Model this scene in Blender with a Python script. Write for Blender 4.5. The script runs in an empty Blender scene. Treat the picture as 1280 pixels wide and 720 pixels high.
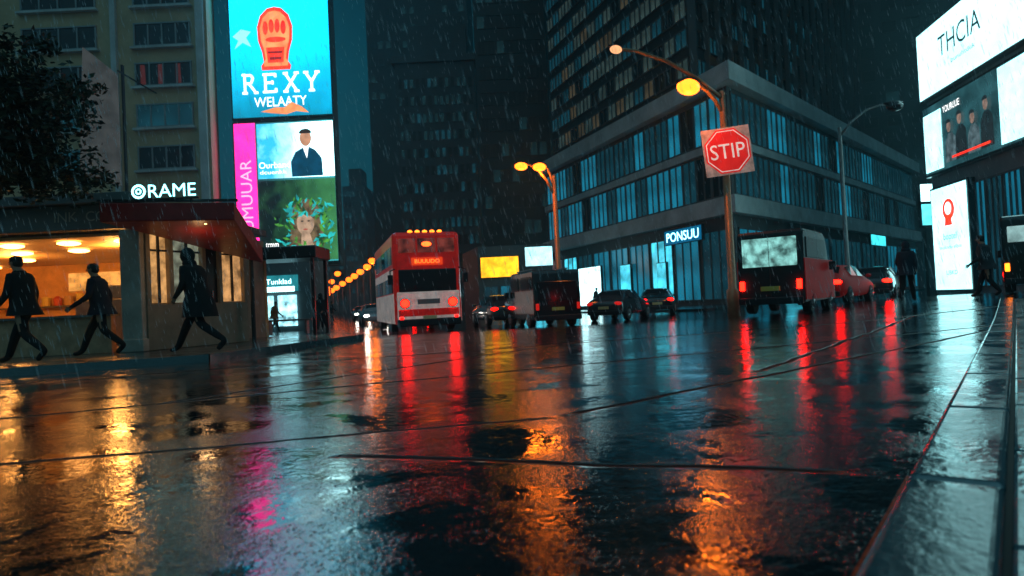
import bpy, bmesh, math, random
from mathutils import Vector, Matrix
R=random.Random(7)
sc=bpy.context.scene
COL=sc.collection
rad=math.radians
# ---------------------------------------------------------------- helpers
def S(x,a,b):
    t=max(0,min(1,(x-a)/(b-a))); return t*t*(3-2*t)
def g(x,y):
    dip=-.30*S(y,18,28)*(1-S(x,6,16))
    rise=.25*S(x,5,14)*S(y,8,18)*(1-S(y,24,34))
    return dip+rise
class MB:
    def __init__(s): s.v=[];s.f=[];s.m=[]
    def add(s,vs,fs,mi=0):
        b=len(s.v); s.v+= [tuple(v) for v in vs]; s.f+=[tuple(i+b for i in f) for f in fs]; s.m+=[mi]*len(fs)
    def box(s,c,d,mi=0,rz=0):
        cx,cy,cz=c;x,y,z=[k/2 for k in d];co,si=math.cos(rz),math.sin(rz)
        vs=[(cx+a*x*co-b*y*si,cy+a*x*si+b*y*co,cz+e*z) for a,b,e in((-1,-1,-1),(1,-1,-1),(1,1,-1),(-1,1,-1),(-1,-1,1),(1,-1,1),(1,1,1),(-1,1,1))]
        s.add(vs,[(0,3,2,1),(4,5,6,7),(0,1,5,4),(1,2,6,5),(2,3,7,6),(3,0,4,7)],mi)
    def ext(s,pts,vec,mi=0):
        n=len(pts); v=Vector(vec)
        vs=[Vector(p) for p in pts]+[Vector(p)+v for p in pts]
        s.add(vs,[tuple(range(n))[::-1],tuple(range(n,2*n))]+[(i,(i+1)%n,n+(i+1)%n,n+i) for i in range(n)],mi)
    def prism(s,poly,z0,z1,mi=0): s.ext([(p[0],p[1],z0) for p in poly],(0,0,z1-z0),mi)
    def poly(s,pts,mi=0): s.add(pts,[tuple(range(len(pts)))],mi)
    def flat(s,pts2,y,mi=0): s.poly([(p[0],y,p[1]) for p in pts2],mi)
    def tube(s,pts,rs,seg=8,mi=0,flat=1.0):
        pts=[Vector(p) for p in pts]; n=len(pts)
        if not hasattr(rs,'__len__'): rs=[rs]*n
        up=None;rings=[]
        for i,p in enumerate(pts):
            t=(pts[min(i+1,n-1)]-pts[max(i-1,0)]).normalized()
            if up is None:
                up=Vector((1,0,0)) if abs(t.x)<.8 else Vector((0,0,1))
            a=(up-t*up.dot(t)).normalized(); b=t.cross(a); up=a
            rings.append([p+(a*math.cos(2*math.pi*k/seg)+b*math.sin(2*math.pi*k/seg)*flat)*rs[i] for k in range(seg)])
        s.loft(rings,mi)
    def loft(s,rings,mi=0,cap=True):
        k=len(rings[0]);vs=[p for r in rings for p in r];fs=[]
        for i in range(len(rings)-1):
            for j in range(k):
                fs.append((i*k+j,i*k+(j+1)%k,(i+1)*k+(j+1)%k,(i+1)*k+j))
        if cap: fs+= [tuple(range(k))[::-1],tuple(range((len(rings)-1)*k,len(rings)*k))]
        s.add(vs,fs,mi)
    def ell(s,c,r,mi=0,seg=14,rings=8):
        vs=[];fs=[]
        for i in range(rings+1):
            th=math.pi*i/rings
            rr=max(math.sin(th),.001)
            for j in range(seg):
                ph=2*math.pi*j/seg
                vs.append((c[0]+r[0]*rr*math.cos(ph),c[1]+r[1]*rr*math.sin(ph),c[2]+r[2]*math.cos(th)))
        for i in range(rings):
            for j in range(seg):
                fs.append((i*seg+j,(i+1)*seg+j,(i+1)*seg+(j+1)%seg,i*seg+(j+1)%seg))
        s.add(vs,fs,mi)
    def cylx(s,c,r,w,seg=24,mi=0):
        s.ext([(c[0]-w/2,c[1]+r*math.cos(2*math.pi*k/seg),c[2]+r*math.sin(2*math.pi*k/seg)) for k in range(seg)],(w,0,0),mi)
    def cyly(s,c,r,w,seg=24,mi=0):
        s.ext([(c[0]+r*math.cos(2*math.pi*k/seg),c[1]-w/2,c[2]+r*math.sin(2*math.pi*k/seg)) for k in range(seg)],(0,w,0),mi)
    def mesh(s,name,off=(0,0,0),recalc=True):
        me=bpy.data.meshes.new(name)
        o=Vector(off)
        me.from_pydata([Vector(v)-o for v in s.v],[],s.f)
        for p,mi in zip(me.polygons,s.m): p.material_index=mi
        if recalc:
            bm=bmesh.new();bm.from_mesh(me);bmesh.ops.recalc_face_normals(bm,faces=bm.faces);bm.to_mesh(me);bm.free()
        me.update(); return me
    def obj(s,name,mats,parent=None,world=False,smooth=False,bevel=0,sub=0,loc=(0,0,0),rz=0,recalc=True,label=None):
        off=(parent.location if (world and parent) else (0,0,0))
        me=s.mesh(name,off,recalc)
        for m in (mats if isinstance(mats,(list,tuple)) else [mats]): me.materials.append(m)
        if smooth: me.polygons.foreach_set('use_smooth',[True]*len(me.polygons))
        o=bpy.data.objects.new(name,me);COL.objects.link(o)
        o.location=loc;o.rotation_euler=(0,0,rz)
        if parent:o.parent=parent
        if bevel:
            b=o.modifiers.new('b','BEVEL');b.width=bevel;b.segments=2;b.limit_method='ANGLE'
        if sub:
            b=o.modifiers.new('s','SUBSURF');b.levels=sub;b.render_levels=sub
        if label:o['label']=label
        return o
def thing(name,label,cat,loc=(0,0,0),rz=0,group=None):
    e=bpy.data.objects.new(name,None);COL.objects.link(e);e.location=loc;e.rotation_euler=(0,0,rz);e.empty_display_size=.3
    e['label']=label;e['category']=cat
    if group:e['group']=group
    return e
def nt(m): m.use_nodes=True;return m.node_tree
def pm(name,col,rough=.6,metal=0,var=.0,scale=3,bump=0,bscale=40,ior=1.45,coat=0,glow=0):
    m=bpy.data.materials.new(name);t=nt(m);b=t.nodes['Principled BSDF']
    b.inputs['Base Color'].default_value=(*col,1);b.inputs['Roughness'].default_value=rough;b.inputs['Metallic'].default_value=metal
    b.inputs['IOR'].default_value=ior;b.inputs['Coat Weight'].default_value=coat;b.inputs['Coat Roughness'].default_value=.05
    if glow: b.inputs['Emission Color'].default_value=(*col,1);b.inputs['Emission Strength'].default_value=glow
    tc=t.nodes.new('ShaderNodeTexCoord')
    if var>0:
        n=t.nodes.new('ShaderNodeTexNoise');n.inputs['Scale'].default_value=scale;n.inputs['Detail'].default_value=8;n.inputs['Roughness'].default_value=.65
        t.links.new(tc.outputs['Object'],n.inputs['Vector'])
        r=t.nodes.new('ShaderNodeValToRGB');r.color_ramp.elements[0].position=.3;r.color_ramp.elements[1].position=.72
        r.color_ramp.elements[0].color=(*[c*(1-var) for c in col],1);r.color_ramp.elements[1].color=(*[min(1,c*(1+var*.6)) for c in col],1)
        t.links.new(n.outputs['Fac'],r.inputs['Fac']);t.links.new(r.outputs['Color'],b.inputs['Base Color'])
        if glow: t.links.new(r.outputs['Color'],b.inputs['Emission Color'])
    if bump>0:
        n=t.nodes.new('ShaderNodeTexNoise');n.inputs['Scale'].default_value=bscale;n.inputs['Detail'].default_value=4
        t.links.new(tc.outputs['Object'],n.inputs['Vector'])
        bu=t.nodes.new('ShaderNodeBump');bu.inputs['Distance'].default_value=bump;bu.inputs['Strength'].default_value=.6
        t.links.new(n.outputs['Fac'],bu.inputs['Height']);t.links.new(bu.outputs['Normal'],b.inputs['Normal'])
    return m
def em(name,col,st,var=0,scale=1.5,rough=.25,col2=None,det=5):
    m=bpy.data.materials.new(name);t=nt(m);b=t.nodes['Principled BSDF']
    b.inputs['Base Color'].default_value=(.02,.02,.02,1);b.inputs['Roughness'].default_value=rough
    b.inputs['Emission Color'].default_value=(*col,1);b.inputs['Emission Strength'].default_value=st
    if var>0 or col2:
        tc=t.nodes.new('ShaderNodeTexCoord');n=t.nodes.new('ShaderNodeTexNoise');n.inputs['Scale'].default_value=scale;n.inputs['Detail'].default_value=det
        t.links.new(tc.outputs['Object'],n.inputs['Vector'])
        r=t.nodes.new('ShaderNodeValToRGB');r.color_ramp.elements[0].position=.35;r.color_ramp.elements[1].position=.65
        c2=col2 or [c*(1-var) for c in col]
        r.color_ramp.elements[0].color=(*c2,1);r.color_ramp.elements[1].color=(*col,1)
        t.links.new(n.outputs['Fac'],r.inputs['Fac']);t.links.new(r.outputs['Color'],b.inputs['Emission Color'])
    return m
def text(body,w,h,mat,parent,loc,rz=0,name='lettering',label=None):
    cu=bpy.data.curves.new('t','FONT');cu.body=body;cu.size=1;cu.extrude=0.0;cu.resolution_u=3
    ob=bpy.data.objects.new('t',cu);COL.objects.link(ob)
    dg=bpy.context.evaluated_depsgraph_get();me=bpy.data.meshes.new_from_object(ob.evaluated_get(dg))
    bpy.data.objects.remove(ob)
    xs=[v.co.x for v in me.vertices];ys=[v.co.y for v in me.vertices]
    x0,x1,y0,y1=min(xs),max(xs),min(ys),max(ys)
    sx=w/(x1-x0);sy=h/(y1-y0)
    for v in me.vertices:
        v.co=Vector(((v.co.x-(x0+x1)/2)*sx,0,(v.co.y-(y0+y1)/2)*sy))
    me.materials.clear();me.materials.append(mat)
    o=bpy.data.objects.new(name,me);COL.objects.link(o);o.parent=parent
    o.location=loc;o.rotation_euler=(0,0,rz)
    if label:o['label']=label
    return o
def strokes(mb,segs,w,y,mi=0,dy=.004):
    for i,(x0,z0,x1,z1) in enumerate(segs):
        d=Vector((x1-x0,z1-z0));d.normalize();n=Vector((-d.y,d.x))*w/2
        mb.flat([(x0+n.x,z0+n.y),(x1+n.x,z1+n.y),(x1-n.x,z1-n.y),(x0-n.x,z0-n.y)],y-i*dy,mi)
def disc(cx,cz,rx,rz,n=24,a0=0):
    return [(cx+rx*math.cos(a0+2*math.pi*k/n),cz+rz*math.sin(a0+2*math.pi*k/n)) for k in range(n)]
def offpoly(poly,d):
    n=len(poly);out=[]
    for i in range(n):
        a=Vector(poly[i-1]);b=Vector(poly[i]);c=Vector(poly[(i+1)%n])
        d1=(b-a).normalized();d2=(c-b).normalized()
        n1=Vector((d1.y,-d1.x));n2=Vector((d2.y,-d2.x));m=(n1+n2).normalized()
        k=d/max(.3,m.dot(n1)); out.append(tuple(b+m*k))
    return out
# ---------------------------------------------------------------- materials
conc_l=pm('pale_concrete',(.46,.50,.50),.5,var=.35,scale=.6,bump=.01,bscale=8)
conc_b=pm('beige_render',(.50,.37,.22),.75,var=.3,scale=.5,bump=.01,bscale=10)
conc_d=pm('dark_concrete',(.10,.115,.12),.6,var=.4,scale=.4,bump=.01,bscale=6)
tower_d=pm('dark_cladding',(.020,.028,.034),.45,var=.4,scale=.2)
tower_m=pm('grey_cladding',(.055,.070,.080),.5,var=.4,scale=.2)
glass_d=pm('dark_glass',(.012,.016,.02),.12)
glass_m=pm('smoked_glass',(.010,.012,.014),.45)
frame_m=pm('window_frame',(.08,.09,.095),.4)
frame_k=pm('dark_window_frame',(.03,.036,.04),.5)
frame_l=pm('pale_window_frame',(.22,.26,.27),.4)
steel=pm('galvanised_steel',(.18,.18,.18),.4,.6,var=.3,scale=6)
darkmetal=pm('dark_painted_metal',(.02,.022,.025),.35,.3)
black=pm('black_paint',(.01,.011,.013),.15,coat=1)
mblack=pm('satin_black_paint',(.010,.011,.013),.4)
rubber=pm('tyre_rubber',(.015,.015,.015),.6)
rimm=pm('wheel_rim',(.3,.3,.31),.3,.9)
chrome=pm('chrome',(.5,.5,.5),.15,1)
w_teal=em('teal_lit_glass',(.010,.25,.40),.75,.6,.5,det=1)
w_teal2=em('bright_teal_lit_glass',(.06,.62,.82),1.9,.7,.8,det=2)
w_dim=em('dim_lit_glass',(.20,.36,.34),.15,.6,.8,det=2)
w_warm=em('warm_dim_glass',(.45,.38,.22),.12,.6,.8,det=2)
w_dk=em('faint_teal_glass',(.012,.14,.21),.30,.6,.5,det=1)
w_far=em('far_dim_glass',(.02,.12,.15),.16,.7,.4,det=1)
shopw=em('lit_shopfront_white',(.5,.93,1),5.0,.7,1.2)
em_or=em('sodium_lamp',(1,.15,.008),6)
em_pale=em('pale_dim_lamp',(1,.45,.20),1.3)
em_or_s=em('sodium_lamp_far',(1,.13,.007),5)
em_red=em('red_tail_lamp',(1,.003,.001),34)
em_red_d=em('red_tail_lamp_dim',(1,.003,.001),8)
em_white=em('headlamp_white',(1,.95,.85),25)
em_cy=em('cyan_neon',(.26,.93,1),5.0)
em_cyw=em('cyan_white_light',(.45,.95,1),4.5)
em_orange_txt=em('orange_display',(1,.08,.01),6)
# ---------------------------------------------------------------- world : dark teal night sky, with unseen fill glow added overhead and behind
w=bpy.data.worlds.new('World');sc.world=w;w.use_nodes=True;t=w.node_tree
bg=t.nodes['Background']
sky=t.nodes.new('ShaderNodeTexSky');sky.sky_type='NISHITA';sky.sun_disc=False;sky.sun_elevation=rad(1);sky.sun_rotation=rad(200)
mx=t.nodes.new('ShaderNodeMix');mx.data_type='RGBA';mx.blend_type='MULTIPLY';mx.inputs[0].default_value=1
mx.inputs[7].default_value=(.008,.06,.085,1)
t.links.new(sky.outputs[0],mx.inputs[6])
tc=t.nodes.new('ShaderNodeTexCoord')
def dotmap(vec,a,b):
    dp=t.nodes.new('ShaderNodeVectorMath');dp.operation='DOT_PRODUCT';dp.inputs[1].default_value=Vector(vec).normalized()
    t.links.new(tc.outputs['Generated'],dp.inputs[0])
    mr=t.nodes.new('ShaderNodeMapRange');mr.inputs[1].default_value=a;mr.inputs[2].default_value=b;mr.interpolation_type='SMOOTHERSTEP'
    t.links.new(dp.outputs['Value'],mr.inputs[0]);return mr.outputs[0]
def wmix(fac,a,b):
    mc=t.nodes.new('ShaderNodeMix');mc.data_type='RGBA';t.links.new(fac,mc.inputs[0])
    if isinstance(a,tuple): mc.inputs[6].default_value=(*a,1)
    else: t.links.new(a,mc.inputs[6])
    mc.inputs[7].default_value=(*b,1);return mc.outputs[2]
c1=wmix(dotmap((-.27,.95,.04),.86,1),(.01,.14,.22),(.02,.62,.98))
c2=wmix(dotmap((0,-.55,.83),.35,1),c1,(1.0,3.0,3.8))  # added fill: brighter sky overhead and behind the camera lights the facades
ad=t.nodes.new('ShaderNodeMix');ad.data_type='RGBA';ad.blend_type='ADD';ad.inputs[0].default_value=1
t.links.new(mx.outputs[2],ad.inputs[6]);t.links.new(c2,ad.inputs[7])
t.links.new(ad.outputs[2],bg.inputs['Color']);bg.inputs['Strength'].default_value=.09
sl=bpy.data.lights.new('teal_fill','SUN');sl.energy=.03;sl.color=(.6,.9,1);sl.angle=rad(10)  # dim teal sun lamp added for shaping, no visible source
so=bpy.data.objects.new('teal_fill',sl);COL.objects.link(so);so.rotation_euler=(rad(45),0,rad(-20))
hz=bpy.data.materials.new('rain_haze');ht=nt(hz);ht.nodes.remove(ht.nodes['Principled BSDF'])
vs_=ht.nodes.new('ShaderNodeVolumeScatter');vs_.inputs['Color'].default_value=(.40,.86,1,1);vs_.inputs['Density'].default_value=.0015;vs_.inputs['Anisotropy'].default_value=.65
ht.links.new(vs_.outputs[0],ht.nodes['Material Output'].inputs['Volume'])
mb=MB();mb.box((5,128,34),(230,290,70));o=mb.obj('rain_haze',hz);o['kind']='stuff';o['label']='thin rainy haze hanging in the wet street';o['category']='haze'
# ---------------------------------------------------------------- wet road material
def wetmat(name,base,lines=(),fine=.0016,mid=.0028,rip_a=.003,und_a=.004,rmin=.04,rmax=.2,fl=.55,ior=1.9,grit=0):
    m=bpy.data.materials.new(name);t=nt(m);b=t.nodes['Principled BSDF'];N=t.nodes;L=t.links
    tc=N.new('ShaderNodeTexCoord')
    def noise(sc_,det=3,rough=.5,vec=None,dist=0):
        n=N.new('ShaderNodeTexNoise');n.inputs['Scale'].default_value=sc_;n.inputs['Detail'].default_value=det;n.inputs['Roughness'].default_value=rough;n.inputs['Distortion'].default_value=dist
        L.new(vec or tc.outputs['Object'],n.inputs['Vector']);return n.outputs['Fac']
    def M(op,a,b_=None,c=None):
        n=N.new('ShaderNodeMath');n.operation=op
        for i,x in enumerate((a,b_,c)):
            if x is None: continue
            if isinstance(x,(int,float)): n.inputs[i].default_value=x
            else: L.new(x,n.inputs[i])
        return n.outputs[0]
    def ramp(x,a,b_,lo=0,hi=1):
        n=N.new('ShaderNodeMapRange');n.interpolation_type='SMOOTHSTEP';n.inputs[1].default_value=a;n.inputs[2].default_value=b_;n.inputs[3].default_value=lo;n.inputs[4].default_value=hi
        L.new(x,n.inputs[0]);return n.outputs[0]
    pud=ramp(noise(1.5,6,.62,dist=.8),.40,.56)
    fineN=noise(110,2,.6);midN=noise(38,2,.5);rip=noise(13,2,.5,dist=.5);und=noise(2.2,2,.5)
    amt=M('MULTIPLY_ADD',pud,1-fl,fl)
    h=M('MULTIPLY',M('MULTIPLY',fineN,fine),amt)
    h=M('ADD',h,M('MULTIPLY',M('MULTIPLY',midN,mid),amt))
    h=M('ADD',h,M('MULTIPLY',rip,M('MULTIPLY_ADD',pud,-rip_a*.45,rip_a)))
    h=M('ADD',h,M('MULTIPLY',und,und_a))
    if grit:
        v=N.new('ShaderNodeTexVoronoi');v.inputs['Scale'].default_value=70;L.new(tc.outputs['Object'],v.inputs['Vector'])
        gr=ramp(v.outputs['Distance'],0,.45,1,0)
        h=M('ADD',h,M('MULTIPLY',M('MULTIPLY',gr,grit),M('MULTIPLY',pud,ramp(noise(18,3,.6),.42,.56))))
    joint=None
    if lines:
        sep=N.new('ShaderNodeSeparateXYZ');L.new(tc.outputs['Object'],sep.inputs[0])
        wob=M('MULTIPLY',M('SUBTRACT',noise(.9,3,.5),.5),.18)
        wob=M('ADD',wob,M('MULTIPLY',M('SUBTRACT',noise(14,2,.5),.5),.02))
        for (px,py,dx,dy,wd,t0,t1) in lines:
            l=math.hypot(dx,dy);dx/=l;dy/=l
            d=M('ADD',M('MULTIPLY',M('SUBTRACT',sep.outputs[0],px),-dy),M('MULTIPLY',M('SUBTRACT',sep.outputs[1],py),dx))
            d=M('ABSOLUTE',M('ADD',d,wob))
            k=ramp(d,wd*.5,wd*1.3,1,0)
            tt=M('ADD',M('MULTIPLY',M('SUBTRACT',sep.outputs[0],px),dx),M('MULTIPLY',M('SUBTRACT',sep.outputs[1],py),dy))
            k=M('MULTIPLY',k,M('MULTIPLY',ramp(tt,t0,t0+.2),ramp(tt,t1-.2,t1,1,0)))
            joint=k if joint is None else M('MAXIMUM',joint,k)
        h=M('SUBTRACT',h,M('MULTIPLY',joint,.022))
    bu=N.new('ShaderNodeBump');bu.inputs['Strength'].default_value=1;bu.inputs['Distance'].default_value=1
    L.new(h,bu.inputs['Height']);L.new(bu.outputs['Normal'],b.inputs['Normal'])
    r=ramp(pud,0,1,rmin,rmax)
    if joint is not None: r=M('MAXIMUM',r,M('MULTIPLY',joint,.6))
    L.new(r,b.inputs['Roughness'])
    cr=N.new('ShaderNodeValToRGB');cr.color_ramp.elements[0].color=(*[c*.5 for c in base],1);cr.color_ramp.elements[1].color=(*[c*1.5 for c in base],1)
    L.new(noise(30,5,.7),cr.inputs['Fac']);L.new(cr.outputs[0],b.inputs['Base Color'])
    b.inputs['IOR'].default_value=ior
    if joint is not None:
        L.new(M('MULTIPLY_ADD',joint,-.48,.5),b.inputs['Specular IOR Level'])
    return m
KX,KY=.75,1.6;DX,DY=.594,.804;NX,NY=.804,-.594
road_m=wetmat('wet_asphalt',(.005,.008,.010),lines=[
  (-4.27,5.62,8.1,3.57,.045,-6,14),(-.82,3.5,2.31,-.78,.035,-.2,2.35),(-2.86,3.75,3.13,.66,.03,-3,3.2),
  (.27,4.41,2.4,2.01,.035,0,12),(-6,9.2,9,3.2,.07,-8,20),(-3.2,6.1,2.6,3.6,.04,0,9),(2.2,6.3,2.6,3.4,.04,0,10)],fine=.0010,mid=.0019,rip_a=.0028,und_a=.0030,rmin=.03,rmax=.08,fl=.2,ior=2.45,grit=.0016)
pave_m=wetmat('wet_paving_stone',(.022,.026,.029),fine=.0004,mid=.0009,rip_a=.0022,und_a=.003,rmin=.10,rmax=.22)
kerb_m=wetmat('wet_kerb_granite',(.055,.105,.120),fine=.0006,mid=.0013,rip_a=.0035,und_a=.007,rmin=.08,rmax=.20,ior=2.4)
xs=[-400,-200,-120,-80,-60,-45]+[i for i in range(-36,50,2)]+[60,80,120,200,400]
ys=[-60,-20,-8,0,4,8]+[i for i in range(10,42,2)]+[46,54,64,80,110,160,240,400,700]
mb=MB();vs=[(x,y,g(x,y)) for y in ys for x in xs];nx=len(xs)
mb.add(vs,[(j*nx+i,j*nx+i+1,(j+1)*nx+i+1,(j+1)*nx+i) for j in range(len(ys)-1) for i in range(nx-1)])
o=mb.obj('road',road_m,smooth=True);o['kind']='structure'
def lx(y):
    if y<=17.5: return -5.2+(y-11.6)*(1.3/5.9)
    return -3.9-.28*(y-17.5)
mb=MB();H=.12
yy=[11.6,13,15,17.5,19,20.5,22,24,26,28,34,45,60,90,130]
for a,b in zip(yy,yy[1:]):
    za,zb=g(-10,a)+H,g(-10,b)+H
    mb.poly([(-80,a,za),(lx(a),a,za),(lx(b),b,zb),(-80,b,zb)])
mb.poly([(-80,8.6,H),(-9.5,9.6,H),(-5.2,11.6,H),(-80,11.6,H)])
o=mb.obj('pavement',pave_m);o['kind']='structure'
mb=MB()
edge=[(-80,8.6),(-9.5,9.6)]+[(lx(a),a) for a in yy]
for (ax,ay),(bx,by) in zip(edge,edge[1:]):
    za,zb=g(-10,ay)+H+.004,g(-10,by)+H+.004
    d=Vector((bx-ax,by-ay)).normalized();n=Vector((d.y,-d.x))*.03;q=-n*6
    mb.add([(ax+n.x,ay+n.y,za-.3),(bx+n.x,by+n.y,zb-.3),(bx+n.x,by+n.y,zb),(ax+n.x,ay+n.y,za),(bx+q.x,by+q.y,zb),(ax+q.x,ay+q.y,za)],[(0,1,2,3),(3,2,4,5)])
o=mb.obj('kerb',kerb_m);o['kind']='structure'
mb=MB();rows=[];yb=[36,38,40,43,47,52,60,72,90,120];K=8
for y in yb:
    a=10.2-.33*(y-36);b=10.6+.95*(y-36)
    rows.append([(a+(b-a)*k/K,y,g(a+(b-a)*k/K,y)+.12) for k in range(K+1)])
for r0,r1 in zip(rows,rows[1:]):
    for k in range(K): mb.poly([r0[k],r0[k+1],r1[k+1],r1[k]])
    for k in (0,K):
        p,q=r0[k],r1[k];mb.poly([p,q,(q[0],q[1],q[2]-.3),(p[0],p[1],p[2]-.3)])
mb.poly([rows[0][0],rows[0][-1],(10.6,36,-.4),(10.2,36,-.4)])
o=mb.obj('pavement',pave_m);o['kind']='structure'
def KP(tt,o_): return (KX+DX*tt+NX*o_,KY+DY*tt+NY*o_)
def slabbox(mb,t0,t1,o0,o1,top,dep=.2):
    c=[KP(t0,o0),KP(t1,o0),KP(t1,o1),KP(t0,o1)]
    vs=[(x,y,g(x,y)-dep) for x,y in c]+[(x,y,g(x,y)+top+R.uniform(-.002,.002)) for x,y in c]
    mb.add(vs,[(0,3,2,1),(4,5,6,7),(0,1,5,4),(1,2,6,5),(2,3,7,6),(3,0,4,7)])
mb=MB();tt=1.02-1.6*4
while tt<18.6:
    slabbox(mb,tt+.012,tt+1.6-.012,0,.285,.075);tt+=1.6
o=mb.obj('kerb',kerb_m,bevel=.028);o['kind']='structure';o.modifiers['b'].segments=4
mb=MB()
o0=.302
for wd in [.62,.62,.9,.9,.9,.9,.9,.9,.9]:
    tt=-6-R.uniform(0,.9)
    while tt<17.6:
        slabbox(mb,tt+.008,tt+1.2-.008,o0,o0+wd-.018,.070);tt+=1.2
    o0+=wd
o=mb.obj('pavement',kerb_m,bevel=.014);o['kind']='structure'
mb=MB();a=KP(-7,.02);b=KP(18.4,.02);c=KP(18.4,o0);d=KP(-7,o0)
NN=26
for i in range(NN):
    f0,f1=i/NN,(i+1)/NN
    p=[(a[0]+(b[0]-a[0])*f,a[1]+(b[1]-a[1])*f) for f in(f0,f1)];q=[(d[0]+(c[0]-d[0])*f,d[1]+(c[1]-d[1])*f) for f in(f0,f1)]
    mb.poly([(x,y,g(x,y)+.045) for x,y in (p[0],p[1],q[1],q[0])])
o=mb.obj('ground',pm('joint_grit',(.008,.008,.008),.6));o['kind']='structure'
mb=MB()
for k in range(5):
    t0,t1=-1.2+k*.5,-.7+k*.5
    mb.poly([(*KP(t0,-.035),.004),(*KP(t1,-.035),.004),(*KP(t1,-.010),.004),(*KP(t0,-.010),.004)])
o=mb.obj('kerb_reflection_strip',pm('painted_red_reflection',(.5,.07,.02),.2,var=.8,scale=14,bump=.003,bscale=40,glow=.05));o['kind']='structure'  # orange-red reflection at the kerb foot, laid on as a faintly glowing strip

# ---------------------------------------------------------------- building kit
wcache={}
def winparts(mb,w,h,mg,mf,T=None,bars=1):
    tmp=MB()
    tmp.flat([(-w/2,-h/2),(w/2,-h/2),(w/2,h/2),(-w/2,h/2)],-.03,mg)
    b=min(.09,w*.06)
    for x in [-w/2,w/2]+[(-w/2+w*(k+1)/(bars+1)) for k in range(bars)]: tmp.box((x,-.05,0),(b,.1,h+b),mf)
    for z in(-h/2,h/2): tmp.box((0,-.06,z),(w+b,.12,b),mf)
    vs=[Vector(v) for v in tmp.v]
    if T: vs=[T@v for v in vs]
    b0=len(mb.v);mb.v+=[tuple(v) for v in vs];mb.f+=[tuple(i+b0 for i in f) for f in tmp.f];mb.m+=tmp.m
class Bld:
    def __init__(s,name,label,cat,poly,z0,z1,mat,group=None):
        c=poly[0];s.e=thing(name,label,cat,(c[0],c[1],z0),0,group);s.poly=poly;s.w=[];s.z0=z0
        mb=MB();mb.prism(poly,z0,z1);mb.obj('wall',mat,s.e,world=True)
    def band(s,z0,z1,off,mat,name='cornice'):
        mb=MB();mb.prism(offpoly(s.poly,off),z0,z1);mb.obj(name,mat,s.e,world=True,bevel=.03)
    def win(s,p0,p1,zs,h,cols,frac,mats,frame,margin=.3,bars=1,skip=0):
        p0=Vector(p0);p1=Vector(p1);d=p1-p0;L=d.length;d.normalize();rz=math.atan2(d.y,d.x)
        cw=(L-2*margin)/cols
        for z in zs:
            for c in range(cols):
                if skip and R.random()<skip: continue
                p=p0+d*(margin+cw*(c+.5))
                s.w.append((p.x,p.y,z+h/2,rz,cw*frac,h,R.choice(mats),frame,bars))
    def flush(s):
        s.w.sort(key=lambda q:(q[0]**2+q[1]**2+(q[2]-.7)**2))
        for q in s.w[:100]:
            key=(round(q[4],2),round(q[5],2),q[6].name,q[7].name,q[8])
            if key not in wcache:
                mb=MB();winparts(mb,q[4],q[5],0,1,bars=q[8]);me=mb.mesh('window');me.materials.append(q[6]);me.materials.append(q[7]);wcache[key]=me
            o=bpy.data.objects.new('window',wcache[key]);COL.objects.link(o);o.parent=s.e
            o.location=Vector(q[:3])-s.e.location;o.rotation_euler=(0,0,q[3])
        rest=s.w[100:]
        if rest:
            ms=[];mb=MB()
            for q in rest:
                for mm in(q[6],q[7]):
                    if mm not in ms: ms.append(mm)
                winparts(mb,q[4],q[5],ms.index(q[6]),ms.index(q[7]),Matrix.Translation(q[:3])@Matrix.Rotation(q[3],4,'Z'),bars=q[8])
            o=mb.obj('window',ms,s.e,world=True,recalc=False);o['kind']='stuff'
P0,P1,P2,P3=(13.2,40),(3.8,66),(45,75.7),(25,102)
B=Bld('office_building','grey office block with pale concrete bands and teal-lit windows','building',[P0,P2,P3,P1],-.4,13.6,conc_d)
B.band(5.3,6.35,.55,conc_l);B.band(12.9,14.0,.7,conc_l);B.band(9.3,9.8,.22,conc_l,'spandrel')
B.win(P1,P0,[6.5,9.9],2.7,18,.93,[w_teal,w_teal,w_teal,w_teal,w_dk,w_teal,w_dk,glass_d],frame_m,bars=1)
B.win(P0,P2,[6.5,9.9],2.7,26,.93,[w_dk,w_dk,w_dk,glass_d,w_teal],frame_m,bars=1)
B.win(P1,P0,[.3],4.2,9,.9,[w_dk,w_teal2,w_teal,w_teal],frame_m,bars=2)
B.win(P0,P2,[.3],4.2,11,.9,[w_dk,w_teal,w_teal,w_dk],frame_m,bars=2)
B.flush()
def face_pt(p0,p1,s,out):
    a=Vector(p0);d=(Vector(p1)-a).normalized();n=Vector((d.y,-d.x));q=a+d*s+n*out;return q,math.atan2(d.y,d.x)
def sign_on(p0,p1,s,z,w_,h_,mat,name,label,cat,out=.25,txt=None,tmat=None,tw=.8,th=.55,depth=.2):
    q,rz=face_pt(p0,p1,s,out);e=thing(name,label,cat,(q.x,q.y,z),rz)
    mb=MB();mb.box((0,.1,0),(w_,depth,h_));mb.obj('casing',darkmetal,e,bevel=.02)
    mb=MB();mb.flat([(-w_/2+.05,-h_/2+.05),(w_/2-.05,-h_/2+.05),(w_/2-.05,h_/2-.05),(-w_/2+.05,h_/2-.05)],.1-depth/2-.01);mb.obj('panel',mat,e)
    if txt: text(txt,w_*tw,h_*th,tmat,e,(0,.1-depth/2-.03,0))
    return e
L0=(Vector(P0)-Vector(P1)).length
sign_on(P1,P0,L0-4.2,4.5,4.2,1.0,em('dark_blue_sign',(.0,.12,.26),1),'shop_sign','blue-white illuminated shop name sign above storefront','sign',.75,'PONSUU',em('sign_letters_cyan',(.25,.75,1),6),.85,.6)
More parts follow.
